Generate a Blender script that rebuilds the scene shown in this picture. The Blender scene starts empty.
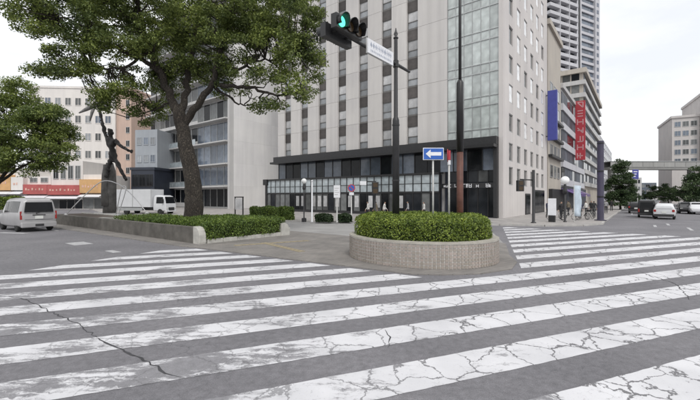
import bpy, bmesh, math, random
import numpy as np
from mathutils import Vector, Matrix, Euler

random.seed(7)
rng = np.random.default_rng(11)
SC = bpy.context.scene
COL = SC.collection
R = math.radians

# ------------------------------------------------------------------ camera, sky, sun, exposure
H, F, CX, HY = 2.2, 373.0, 350.0, 197.0          # eye height, focal length in photo pixels, centre column, horizon row
cam_d = bpy.data.cameras.new('camera')
cam = bpy.data.objects.new('camera', cam_d)
COL.objects.link(cam)
cam.location = (0, 0, H)
cam.rotation_euler = (R(90), 0, 0)
cam_d.sensor_width = 36
cam_d.lens = 36 * F / 700
cam_d.shift_y = -3.0 / 700
cam_d.clip_end = 6000
SC.camera = cam

SUN_EL, SUN_AZ = 50, 166          # azimuth clockwise from +Y: behind the viewer, a little to the right
world = bpy.data.worlds.new('World')
SC.world = world
world.use_nodes = True
nt = world.node_tree
for n_ in list(nt.nodes):
    nt.nodes.remove(n_)
wo = nt.nodes.new('ShaderNodeOutputWorld')
bg = nt.nodes.new('ShaderNodeBackground')
sky = nt.nodes.new('ShaderNodeTexSky')
sky.sky_type = 'NISHITA'
sky.sun_disc = False
sky.sun_elevation = R(SUN_EL)
sky.sun_rotation = R(SUN_AZ)
sky.dust_density = 3.0
sky.air_density = 1.0
tc = nt.nodes.new('ShaderNodeTexCoord')
mp = nt.nodes.new('ShaderNodeMapping')
mp.inputs['Scale'].default_value = (1.0, 1.0, 2.6)
nz = nt.nodes.new('ShaderNodeTexNoise')
nz.inputs['Scale'].default_value = 2.2
nz.inputs['Detail'].default_value = 7
nz.inputs['Roughness'].default_value = 0.55
cr = nt.nodes.new('ShaderNodeValToRGB')
cr.color_ramp.elements[0].position = 0.30
cr.color_ramp.elements[0].color = (0.77, 0.795, 0.83, 1)
cr.color_ramp.elements[1].position = 0.60
cr.color_ramp.elements[1].color = (1.0, 1.0, 1.0, 1)
ml = nt.nodes.new('ShaderNodeVectorMath')
ml.operation = 'SCALE'
ml.inputs['Scale'].default_value = 11.0
mx = nt.nodes.new('ShaderNodeMix')
mx.data_type = 'RGBA'
mx.inputs[0].default_value = 0.90
nt.links.new(tc.outputs['Generated'], mp.inputs['Vector'])
nt.links.new(mp.outputs['Vector'], nz.inputs['Vector'])
nt.links.new(nz.outputs['Fac'], cr.inputs['Fac'])
nt.links.new(cr.outputs['Color'], ml.inputs[0])
nt.links.new(sky.outputs['Color'], mx.inputs[6])
nt.links.new(ml.outputs['Vector'], mx.inputs[7])
nt.links.new(mx.outputs[2], bg.inputs['Color'])
bg.inputs['Strength'].default_value = 0.105
nt.links.new(bg.outputs['Background'], wo.inputs['Surface'])

sun_d = bpy.data.lights.new('sun', 'SUN')
sun_d.energy = 1.5
sun_d.angle = R(14)
sun_d.color = (1.0, 0.97, 0.93)
sun = bpy.data.objects.new('sun', sun_d)
COL.objects.link(sun)
sd = Vector((math.sin(R(SUN_AZ)) * math.cos(R(SUN_EL)), math.cos(R(SUN_AZ)) * math.cos(R(SUN_EL)), math.sin(R(SUN_EL))))
sun.rotation_euler = sd.to_track_quat('Z', 'Y').to_euler()
sun.location = (0, 0, 60)

SC.view_settings.view_transform = 'Standard'
SC.view_settings.look = 'None'
SC.view_settings.exposure = 0.16
SC.view_settings.gamma = 1.0
SC.view_settings.use_curve_mapping = False
SC.render.engine = 'CYCLES'
SC.cycles.max_bounces = 6
SC.cycles.use_denoising = True

# ------------------------------------------------------------------ places: the street grid
def G(px, py, z=0.0):
    """ground point (height z) seen at this place of the photograph"""
    y = F * (H - z) / (py - HY)
    return ((px - CX) / F * y, y)
def at(px, py, y):
    return Vector(((px - CX) / F * y, y, H - (py - HY) * y / F))
AR = math.atan(290 / F)
DR = Vector((math.sin(AR), math.cos(AR)))        # street running away to the right
DA = Vector((DR.y, -DR.x))                       # along the hotel front, to the right
TH = math.atan2(DA.y, DA.x)
C0 = Vector(G(503, 219.5))                       # hotel corner
def W(lx, ly):
    p = C0 + DA * lx + DR * ly
    return (p.x, p.y)
def local(x, y):
    d = Vector((x, y)) - C0
    return d.dot(DA), d.dot(DR)

# ------------------------------------------------------------------ materials
MATS = {}
def mat(name, color, rough=0.7, var=0.12, scale=3.0, metal=0.0, bump=0.0, bscale=40.0, spec=0.5, color2=None, island=False, transl=0.0, emit=0.0):
    if name in MATS:
        return MATS[name]
    m = bpy.data.materials.new(name)
    m.use_nodes = True
    t = m.node_tree
    b = t.nodes['Principled BSDF']
    b.inputs['Roughness'].default_value = rough
    b.inputs['Metallic'].default_value = metal
    b.inputs['Specular IOR Level'].default_value = spec
    co = t.nodes.new('ShaderNodeTexCoord')
    noi = t.nodes.new('ShaderNodeTexNoise')
    noi.inputs['Scale'].default_value = scale
    noi.inputs['Detail'].default_value = 6
    noi.inputs['Roughness'].default_value = 0.6
    t.links.new(co.outputs['Object'], noi.inputs['Vector'])
    rp = t.nodes.new('ShaderNodeValToRGB')
    c1 = [max(0, c * (1 - var)) for c in color]
    c2 = list(color2) if color2 else [min(1, c * (1 + var)) for c in color]
    rp.color_ramp.elements[0].position = 0.33
    rp.color_ramp.elements[1].position = 0.67
    rp.color_ramp.elements[0].color = (*c1, 1)
    rp.color_ramp.elements[1].color = (*c2, 1)
    t.links.new(noi.outputs['Fac'], rp.inputs['Fac'])
    out = rp.outputs['Color']
    if island:
        ge = t.nodes.new('ShaderNodeNewGeometry')
        hs = t.nodes.new('ShaderNodeHueSaturation')
        ma = t.nodes.new('ShaderNodeMapRange')
        ma.inputs['To Min'].default_value = 0.5
        ma.inputs['To Max'].default_value = 1.5
        t.links.new(ge.outputs['Random Per Island'], ma.inputs['Value'])
        t.links.new(ma.outputs['Result'], hs.inputs['Value'])
        mh = t.nodes.new('ShaderNodeMapRange')
        mh.inputs['To Min'].default_value = 0.515
        mh.inputs['To Max'].default_value = 0.485
        t.links.new(ge.outputs['Random Per Island'], mh.inputs['Value'])
        t.links.new(mh.outputs['Result'], hs.inputs['Hue'])
        t.links.new(out, hs.inputs['Color'])
        out = hs.outputs['Color']
    t.links.new(out, b.inputs['Base Color'])
    if bump:
        n2 = t.nodes.new('ShaderNodeTexNoise')
        n2.inputs['Scale'].default_value = bscale
        n2.inputs['Detail'].default_value = 4
        t.links.new(co.outputs['Object'], n2.inputs['Vector'])
        bp = t.nodes.new('ShaderNodeBump')
        bp.inputs['Strength'].default_value = bump
        bp.inputs['Distance'].default_value = 0.02
        t.links.new(n2.outputs['Fac'], bp.inputs['Height'])
        t.links.new(bp.outputs['Normal'], b.inputs['Normal'])
    if transl:
        tr = t.nodes.new('ShaderNodeBsdfTranslucent')
        t.links.new(out, tr.inputs['Color'])
        ms = t.nodes.new('ShaderNodeMixShader')
        ms.inputs[0].default_value = transl
        o = t.nodes['Material Output']
        t.links.new(b.outputs['BSDF'], ms.inputs[1])
        t.links.new(tr.outputs['BSDF'], ms.inputs[2])
        t.links.new(ms.outputs['Shader'], o.inputs['Surface'])
    if emit:
        t.links.new(out, b.inputs['Emission Color'])
        b.inputs['Emission Strength'].default_value = emit
    MATS[name] = m
    return m

class NB:
    """small helper for longer node set-ups"""
    def __init__(s, name):
        s.m = bpy.data.materials.new(name); s.m.use_nodes = True
        s.t = s.m.node_tree; s.b = s.t.nodes['Principled BSDF']
    def n(s, kind, **kw):
        x = s.t.nodes.new('ShaderNode' + kind)
        for k, v in kw.items():
            if k in x.inputs: x.inputs[k].default_value = v
            else: setattr(x, k, v)
        return x
    def l(s, a, b): s.t.links.new(a, b)
    def math(s, op, a, b=None, clamp=False):
        x = s.n('Math', operation=op); x.use_clamp = clamp
        for i, v in enumerate((a, b)):
            if v is None: continue
            if isinstance(v, (int, float)): x.inputs[i].default_value = v
            else: s.l(v, x.inputs[i])
        return x.outputs[0]
    def ramp(s, fac, p0, p1, c0=(0, 0, 0, 1), c1=(1, 1, 1, 1)):
        x = s.n('ValToRGB'); e = x.color_ramp.elements
        e[0].position, e[1].position, e[0].color, e[1].color = p0, p1, c0, c1
        s.l(fac, x.inputs['Fac']); return x.outputs['Color']
    def mix(s, f, a, b):
        x = s.n('Mix', data_type='RGBA')
        for i, v in ((0, f), (6, a), (7, b)):
            if isinstance(v, (int, float, tuple)): x.inputs[i].default_value = v
            else: s.l(v, x.inputs[i])
        return x.outputs[2]

ASPH = (0.166, 0.163, 0.177)
def asphalt_color(k, vec):
    n1 = k.n('TexNoise', Scale=0.35, Detail=5.0); k.l(vec, n1.inputs['Vector'])
    n2 = k.n('TexNoise', Scale=70.0, Detail=3.0, Roughness=0.8); k.l(vec, n2.inputs['Vector'])
    n3 = k.n('TexNoise', Scale=9.0, Detail=6.0, Roughness=0.7); k.l(vec, n3.inputs['Vector'])
    big = k.ramp(n1.outputs['Fac'], 0.3, 0.72, (ASPH[0]*.80, ASPH[1]*.80, ASPH[2]*.80, 1), (ASPH[0]*1.18, ASPH[1]*1.17, ASPH[2]*1.15, 1))
    mid = k.ramp(n3.outputs['Fac'], 0.30, 0.70, (.74, .74, .74, 1), (1.22, 1.22, 1.22, 1))
    fine = k.ramp(n2.outputs['Fac'], 0.25, 0.75, (.55, .55, .55, 1), (1.45, 1.45, 1.45, 1))
    a = k.n('Mix', data_type='RGBA', blend_type='MULTIPLY'); a.inputs[0].default_value = 1
    k.l(big, a.inputs[6]); k.l(fine, a.inputs[7])
    b = k.n('Mix', data_type='RGBA', blend_type='MULTIPLY'); b.inputs[0].default_value = 1
    k.l(a.outputs[2], b.inputs[6]); k.l(mid, b.inputs[7])
    return b.outputs[2], n2.outputs['Fac']
def distorted(k, amount, scale):
    co = k.n('TexCoord')
    d = k.n('TexNoise', Scale=scale, Detail=5.0, Roughness=0.65); k.l(co.outputs['Object'], d.inputs['Vector'])
    s1 = k.n('VectorMath', operation='SUBTRACT'); k.l(d.outputs['Color'], s1.inputs[0]); s1.inputs[1].default_value = (.5, .5, .5)
    s2 = k.n('VectorMath', operation='SCALE'); k.l(s1.outputs[0], s2.inputs[0]); s2.inputs['Scale'].default_value = amount
    s3 = k.n('VectorMath', operation='ADD'); k.l(co.outputs['Object'], s3.inputs[0]); k.l(s2.outputs[0], s3.inputs[1])
    return co.outputs['Object'], s3.outputs[0]

def make_asphalt():
    k = NB('asphalt')
    vec, dv = distorted(k, 0.34, 3.2)
    col, fine = asphalt_color(k, vec)
    vo = k.n('TexVoronoi', feature='DISTANCE_TO_EDGE', Scale=1.55); k.l(dv, vo.inputs['Vector'])
    nw = k.n('TexNoise', Scale=2.3, Detail=4.0); k.l(vec, nw.inputs['Vector'])
    w1 = k.math('MULTIPLY', nw.outputs['Fac'], 0.026)
    line = k.math('MULTIPLY', k.math('SUBTRACT', w1, vo.outputs['Distance']), 130.0, True)
    nm = k.n('TexNoise', Scale=0.45, Detail=3.0); k.l(vec, nm.inputs['Vector'])
    gate = k.ramp(nm.outputs['Fac'], 0.46, 0.62)
    f = k.math('MULTIPLY', k.math('MULTIPLY', line, gate), 0.55)
    c = k.mix(f, col, (0.06, 0.06, 0.066, 1))
    k.l(c, k.b.inputs['Base Color'])
    k.b.inputs['Roughness'].default_value = 0.82
    bp = k.n('Bump', Strength=0.35, Distance=0.01); k.l(fine, bp.inputs['Height']); k.l(bp.outputs['Normal'], k.b.inputs['Normal'])
    return k.m
def make_paint():
    k = NB('worn_white_paint')
    vec, dv = distorted(k, 0.34, 3.2)
    acol, fine = asphalt_color(k, vec)
    # cracks of two sizes
    v1 = k.n('TexVoronoi', feature='DISTANCE_TO_EDGE', Scale=1.55); k.l(dv, v1.inputs['Vector'])
    v2 = k.n('TexVoronoi', feature='DISTANCE_TO_EDGE', Scale=4.2); k.l(dv, v2.inputs['Vector'])
    nw = k.n('TexNoise', Scale=2.3, Detail=4.0); k.l(vec, nw.inputs['Vector'])
    w1 = k.math('MULTIPLY', nw.outputs['Fac'], 0.041)
    c1 = k.math('SUBTRACT', w1, v1.outputs['Distance']); c1 = k.math('MULTIPLY', c1, 130.0, True)
    w2 = k.math('SUBTRACT', nw.outputs['Fac'], 0.52); w2 = k.math('MULTIPLY', w2, 0.16)
    c2 = k.math('SUBTRACT', w2, v2.outputs['Distance']); c2 = k.math('MULTIPLY', c2, 90.0, True); c2 = k.math('MULTIPLY', c2, 0.5)
    crack = k.math('MAXIMUM', c1, c2)
    sep = k.n('SeparateXYZ'); k.l(vec, sep.inputs[0])
    # more cracking towards the right of the crossing, more scuffing on the left
    side = k.n('MapRange'); side.inputs['From Min'].default_value = -3.0; side.inputs['From Max'].default_value = 2.0
    side.inputs['To Min'].default_value = 0.45; side.inputs['To Max'].default_value = 1.0; k.l(sep.outputs['X'], side.inputs['Value'])
    crack = k.math('MULTIPLY', crack, side.outputs['Result'])
    # scuffed patches streaked along the wheel tracks
    mpn = k.n('Mapping'); mpn.inputs['Rotation'].default_value = (0, 0, -0.95); mpn.inputs['Scale'].default_value = (0.7, 5.0, 1)
    k.l(dv, mpn.inputs['Vector'])
    ns = k.n('TexNoise', Scale=1.7, Detail=8.0, Roughness=0.75); k.l(mpn.outputs[0], ns.inputs['Vector'])
    nb = k.n('TexNoise', Scale=0.75, Detail=5.0, Roughness=0.6); k.l(vec, nb.inputs['Vector'])
    left = k.n('MapRange'); left.inputs['From Min'].default_value = 4.0; left.inputs['From Max'].default_value = -2.5
    left.inputs['To Min'].default_value = 0.0; left.inputs['To Max'].default_value = 0.13; k.l(sep.outputs['X'], left.inputs['Value'])
    near = k.n('MapRange'); near.inputs['From Min'].default_value = 6.0; near.inputs['From Max'].default_value = 11.0
    near.inputs['To Min'].default_value = 0.0; near.inputs['To Max'].default_value = -0.10; k.l(sep.outputs['Y'], near.inputs['Value'])
    sc = k.math('ADD', k.math('MULTIPLY', ns.outputs['Fac'], 0.55), k.math('MULTIPLY', nb.outputs['Fac'], 0.6))
    sc = k.math('ADD', k.math('ADD', sc, left.outputs['Result']), near.outputs['Result'])
    wear = k.ramp(sc, 0.668, 0.725)
    wear = k.math('MULTIPLY', wear, 0.85)
    chip = k.n('TexNoise', Scale=38.0, Detail=4.0, Roughness=0.75); k.l(vec, chip.inputs['Vector'])
    ch = k.ramp(chip.outputs['Fac'], 0.60, 0.70); ch = k.math('MULTIPLY', ch, 0.35)
    tot = k.math('MAXIMUM', wear, ch)
    n6 = k.n('TexNoise', Scale=1.1, Detail=6.0); k.l(vec, n6.inputs['Vector'])
    pc = k.ramp(n6.outputs['Fac'], 0.3, 0.7, (0.50, 0.50, 0.52, 1), (0.645, 0.643, 0.665, 1))
    c = k.mix(tot, pc, acol)
    crack = k.math('MULTIPLY', crack, 0.88)
    c = k.mix(crack, c, (0.10, 0.098, 0.105, 1))
    k.l(c, k.b.inputs['Base Color'])
    k.b.inputs['Roughness'].default_value = 0.7
    hh = k.math('SUBTRACT', 1.0, k.math('MAXIMUM', tot, crack))
    bp = k.n('Bump', Strength=0.4, Distance=0.006); k.l(hh, bp.inputs['Height']); k.l(bp.outputs['Normal'], k.b.inputs['Normal'])
    return k.m
def make_paving(name, c1, c2, mortar, sx, sy, rot):
    k = NB(name)
    co = k.n('TexCoord')
    mpn = k.n('Mapping'); mpn.inputs['Rotation'].default_value = (0, 0, rot); k.l(co.outputs['Object'], mpn.inputs['Vector'])
    br = k.n('TexBrick'); br.inputs['Scale'].default_value = 1.0
    br.inputs['Brick Width'].default_value = sx; br.inputs['Row Height'].default_value = sy
    br.inputs['Mortar Size'].default_value = 0.008
    br.inputs['Color1'].default_value = (*c1, 1); br.inputs['Color2'].default_value = (*c2, 1); br.inputs['Mortar'].default_value = (*mortar, 1)
    k.l(mpn.outputs[0], br.inputs['Vector'])
    n1 = k.n('TexNoise', Scale=0.9, Detail=6.0, Roughness=0.65); k.l(co.outputs['Object'], n1.inputs['Vector'])
    dirt = k.ramp(n1.outputs['Fac'], 0.3, 0.7, (.72, .72, .72, 1), (1.15, 1.13, 1.1, 1))
    a = k.n('Mix', data_type='RGBA', blend_type='MULTIPLY'); a.inputs[0].default_value = 1
    k.l(br.outputs['Color'], a.inputs[6]); k.l(dirt, a.inputs[7])
    k.l(a.outputs[2], k.b.inputs['Base Color']); k.b.inputs['Roughness'].default_value = 0.8
    return k.m
def make_facade(name, col, streak=0.12):
    """concrete / render with rain streaks running down"""
    k = NB(name)
    co = k.n('TexCoord')
    mpn = k.n('Mapping'); mpn.inputs['Scale'].default_value = (1.6, 1.6, 0.10); k.l(co.outputs['Object'], mpn.inputs['Vector'])
    n1 = k.n('TexNoise', Scale=1.0, Detail=7.0, Roughness=0.6); k.l(mpn.outputs[0], n1.inputs['Vector'])
    n2 = k.n('TexNoise', Scale=0.25, Detail=3.0); k.l(co.outputs['Object'], n2.inputs['Vector'])
    oi = k.n('ObjectInfo')
    c = k.ramp(n1.outputs['Fac'], 0.3, 0.7, tuple(v * (1 - streak) for v in col) + (1,), tuple(min(1, v * (1 + streak * .5)) for v in col) + (1,))
    d = k.ramp(n2.outputs['Fac'], 0.3, 0.7, (.92, .92, .93, 1), (1.04, 1.04, 1.03, 1))
    a = k.n('Mix', data_type='RGBA', blend_type='MULTIPLY'); a.inputs[0].default_value = 1
    k.l(c, a.inputs[6]); k.l(d, a.inputs[7])
    hs = k.n('HueSaturation'); mr = k.n('MapRange'); mr.inputs['To Min'].default_value = .96; mr.inputs['To Max'].default_value = 1.04
    k.l(oi.outputs['Random'], mr.inputs['Value']); k.l(mr.outputs['Result'], hs.inputs['Value']); k.l(a.outputs[2], hs.inputs['Color'])
    k.l(hs.outputs['Color'], k.b.inputs['Base Color']); k.b.inputs['Roughness'].default_value = 0.78
    return k.m
def make_glass(name, col, rough=0.06, spec=0.8, rnd=0.35, metal=0.0):
    """a window pane with something dim behind it; each pane differs a little and bows a little"""
    k = NB(name)
    oi = k.n('ObjectInfo')
    hs = k.n('HueSaturation'); hs.inputs['Color'].default_value = (*col, 1)
    mr = k.n('MapRange'); mr.inputs['To Min'].default_value = 1 - rnd; mr.inputs['To Max'].default_value = 1 + rnd
    k.l(oi.outputs['Random'], mr.inputs['Value']); k.l(mr.outputs['Result'], hs.inputs['Value'])
    co = k.n('TexCoord')
    n1 = k.n('TexNoise', Scale=1.3, Detail=3.0); k.l(co.outputs['Object'], n1.inputs['Vector'])
    d = k.ramp(n1.outputs['Fac'], 0.3, 0.7, (.75, .75, .75, 1), (1.2, 1.2, 1.2, 1))
    a = k.n('Mix', data_type='RGBA', blend_type='MULTIPLY'); a.inputs[0].default_value = 1
    k.l(hs.outputs['Color'], a.inputs[6]); k.l(d, a.inputs[7])
    k.l(a.outputs[2], k.b.inputs['Base Color'])
    k.b.inputs['Roughness'].default_value = rough; k.b.inputs['Specular IOR Level'].default_value = spec
    k.b.inputs['Metallic'].default_value = metal
    bp = k.n('Bump', Strength=0.05, Distance=0.1); k.l(n1.outputs['Fac'], bp.inputs['Height']); k.l(bp.outputs['Normal'], k.b.inputs['Normal'])
    return k.m

M_ASPH = make_asphalt()
M_PAINT = make_paint()
M_ISLAND = make_paving('island_paving', (.235, .222, .212), (.205, .194, .185), (.150, .143, .136), .42, .21, TH)
M_WALK = make_paving('pavement_slabs', (.36, .345, .335), (.32, .305, .30), (.2, .19, .185), .6, .6, TH)
M_CONCROAD = mat('light_concrete_road', (.29, .285, .28), .85, .14, .5, bump=.2)
M_KERB = mat('kerb_stone', (.38, .37, .355), .8, .15, 2.0, bump=.2)
M_WHITEWALL = make_facade('pale_concrete_panel', (.575, .555, .54), .12)
M_GREYWALL = make_facade('grey_concrete', (.50, .495, .49), .10)
M_BLANK = make_facade('blank_side_wall', (.74, .73, .725), .07)
M_PINKWALL = make_facade('pinkish_stone_facade', (.585, .555, .54), .08)
M_BEIGE = make_facade('beige_render', (.46, .42, .37), .12)
M_CREAM = make_facade('cream_render', (.72, .69, .66), .08)
M_TAN = make_facade('tan_brick_render', (.56, .42, .35), .10)
M_BLUEGREY = make_facade('blue_grey_cladding', (.33, .355, .385), .08)
M_NAVY = mat('navy_cladding', (.028, .034, .05), .5, .2, .4)
M_TOWER = make_facade('tower_white', (.50, .50, .53), .06)
M_DARKMETAL = mat('dark_metal', (.022, .022, .024), .45, .2, 4)
M_BLACK = mat('black_paint', (.014, .014, .015), .4, .2, 5)
M_SPANDREL = make_glass('dark_brown_panel', (.078, .070, .067), .4, .3, .35)
M_PALEPANE = make_glass('curtained_pane', (.46, .46, .465), .12, .5, .32)
M_GREYPANE = make_glass('grey_pane', (.115, .12, .12), .10, .45, .5)
M_DARKPANE = make_glass('dark_pane', (.014, .016, .019), .10, .22, .6)
M_DULLPANE = make_glass('dull_street_pane', (.085, .095, .115), .45, .15, .5)
M_SOFTPANE = make_glass('soft_grey_pane', (.27, .285, .30), .12, .5, .35)
M_GREENPANE = make_glass('green_curtain_glass', (.46, .50, .49), .09, .9, .16)
M_BANDPANE = make_glass('light_band_glass', (.30, .34, .36), .08, .8, .22)
M_BLUEPANE = make_glass('blue_grey_glass', (.13, .155, .195), .09, .5, .35)
M_TOWERPANE = make_glass('tower_glass', (.10, .12, .17), .08, .8, .3)
M_BRIGHTPANE = make_glass('painted_reflection_pane', (.86, .87, .88), .08, .8, .12)  # bright sky reflection painted into the base colour
M_ALU = mat('aluminium_frame', (.42, .43, .43), .4, .08, 3, metal=.6)
M_LEAFBIG = mat('camphor_foliage', (.062, .100, .030), .55, .30, .42, color2=(.27, .335, .085), island=True, transl=.30)  # noise contrast also paints lit and shaded clumps into the leaf colour
M_LEAFLEFT = mat('street_tree_leaf', (.075, .13, .03), .55, .3, .5, color2=(.24, .30, .075), island=True, transl=.32)
M_LEAFDARK = mat('dark_leaf', (.022, .048, .018), .55, .25, .5, color2=(.05, .085, .03), island=True, transl=.25)
M_LEAFMID = mat('mid_green_leaf', (.040, .080, .030), .55, .25, .5, color2=(.085, .13, .05), island=True, transl=.35)
M_HEDGE = mat('hedge_leaf', (.105, .17, .022), .5, .3, 2.2, color2=(.24, .315, .05), island=True, transl=.25)
M_HEDGE2 = mat('dull_hedge_leaf', (.075, .135, .024), .55, .2, .9, color2=(.145, .215, .038), island=True, transl=.25)
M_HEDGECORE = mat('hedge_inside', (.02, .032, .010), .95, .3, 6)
def make_bark():
    k = NB('bark')
    co = k.n('TexCoord')
    mpn = k.n('Mapping'); mpn.inputs['Scale'].default_value = (1, 1, .28); k.l(co.outputs['Object'], mpn.inputs['Vector'])
    v = k.n('TexVoronoi', feature='DISTANCE_TO_EDGE', Scale=19.0)
    n1 = k.n('TexNoise', Scale=4.0, Detail=7.0, Roughness=.7); k.l(mpn.outputs[0], n1.inputs['Vector'])
    s3 = k.n('VectorMath', operation='ADD'); k.l(mpn.outputs[0], s3.inputs[0])
    s2 = k.n('VectorMath', operation='SCALE'); k.l(n1.outputs['Color'], s2.inputs[0]); s2.inputs['Scale'].default_value = .30; k.l(s2.outputs[0], s3.inputs[1])
    k.l(s3.outputs[0], v.inputs['Vector'])
    ridge = k.ramp(v.outputs['Distance'], .0, .22)
    n2 = k.n('TexNoise', Scale=1.1, Detail=5.0); k.l(co.outputs['Object'], n2.inputs['Vector'])
    base = k.ramp(n2.outputs['Fac'], .3, .7, (.066, .053, .043, 1), (.118, .100, .080, 1))
    c = k.mix(ridge, (.042, .035, .030, 1), base)
    k.l(c, k.b.inputs['Base Color']); k.b.inputs['Roughness'].default_value = .95
    bp = k.n('Bump', Strength=1.0, Distance=.06); k.l(ridge, bp.inputs['Height']); k.l(bp.outputs['Normal'], k.b.inputs['Normal'])
    return k.m
M_BARK = make_bark()
M_SOIL = mat('soil', (.07, .052, .04), .95, .3, 5)
M_TILE = mat('beige_tile', (.38, .33, .29), .5, .22, 5.0, island=False)
M_GROUT = mat('pale_grout', (.56, .545, .52), .9, .2, 6)
M_COPING = mat('coping', (.37, .35, .31), .7, .16, 3)
M_WALLSTONE = mat('weathered_wall_stone', (.105, .098, .088), .9, .3, 1.6, bump=.7, bscale=25)
M_CAPSTONE = mat('pale_cap_stone', (.42, .41, .38), .85, .15, 4)
M_BRONZE = mat('weathered_bronze', (.035, .033, .032), .55, .35, 3, metal=.35)
M_STATUESTONE = mat('dark_statue_stone', (.115, .11, .105), .85, .35, 2.2, bump=.6, bscale=12)
M_STEEL = mat('pale_steel', (.55, .55, .55), .4, .08, 5, metal=.4)
M_WHITE = mat('white_car_paint', (.62, .63, .65), .25, .05, 1.0, spec=.6)
M_SILVER = mat('silver_white_paint', (.40, .395, .40), .32, .08, 1.6, spec=.6, metal=.25)
M_BLACKCAR = mat('black_car_paint', (.012, .012, .014), .2, .1, 1.0, spec=.6)
M_CARGLASS = make_glass('car_glass', (.010, .011, .013), .12, .18, .1)
M_TYRE = mat('tyre_rubber', (.018, .018, .018), .85, .2, 8)
M_RIM = mat('wheel_rim', (.35, .35, .36), .35, .1, 5, metal=.6)
M_BUMPER = mat('dark_bumper', (.03, .03, .032), .6, .15, 4)
M_TAIL = mat('red_lamp_glass', (.30, .02, .018), .2, .1, 4)
M_CLEAR = mat('clear_lamp_glass', (.62, .62, .60), .15, .1, 4)
M_PLATE = mat('number_plate', (.68, .69, .66), .5, .05, 8)
M_SIGNWHITE = mat('sign_white', (.72, .73, .76), .5, .06, 4)
M_SIGNBLUE = mat('sign_blue', (.022, .105, .42), .45, .08, 4)
M_SIGNRED = mat('sign_red', (.40, .035, .05), .5, .1, 3)
M_DEEPBLUE = mat('deep_blue_sign', (.055, .065, .29), .45, .1, 2)
M_FADEDLETTER = mat('faded_letter', (.62, .40, .33), .6, .2, 2)
M_MARK = mat('sign_lettering', (.33, .36, .43), .6, .1, 8)
M_GALV = mat('galvanised_pole', (.42, .42, .41), .5, .12, 6, metal=.3)
M_RUST = mat('red_brown_paint', (.105, .042, .030), .6, .4, 3)
M_PURPLE = mat('purple_awning', (.105, .06, .20), .7, .15, 2)
M_SHOPRED = mat('red_shop_band', (.42, .10, .095), .55, .18, .5)
M_ORANGE = mat('orange_shop_band', (.55, .33, .15), .55, .2, .5)
M_YELLOW = mat('tactile_yellow', (.27, .23, .155), .75, .25, 6)
M_LANE = mat('lane_paint', (.40, .40, .41), .7, .2, 6)
M_BRIDGE = make_facade('bridge_concrete', (.33, .33, .32), .1)
M_GREENLIT = mat('lit_green_lens', (.10, .80, .52), .3, .1, 20, emit=1.6)
M_LENSOFF = mat('unlit_lens', (.05, .03, .012), .25, .2, 20)
M_GLOBE = mat('lamp_globe', (.85, .86, .86), .35, .03, 5)
M_SKIN = mat('skin', (.42, .27, .20), .6, .08, 8)
M_HAIR = mat('dark_hair', (.015, .012, .010), .6, .2, 20)
M_TAR = mat('tar_crack', (.05, .05, .055), .9, .3, 8)

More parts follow.
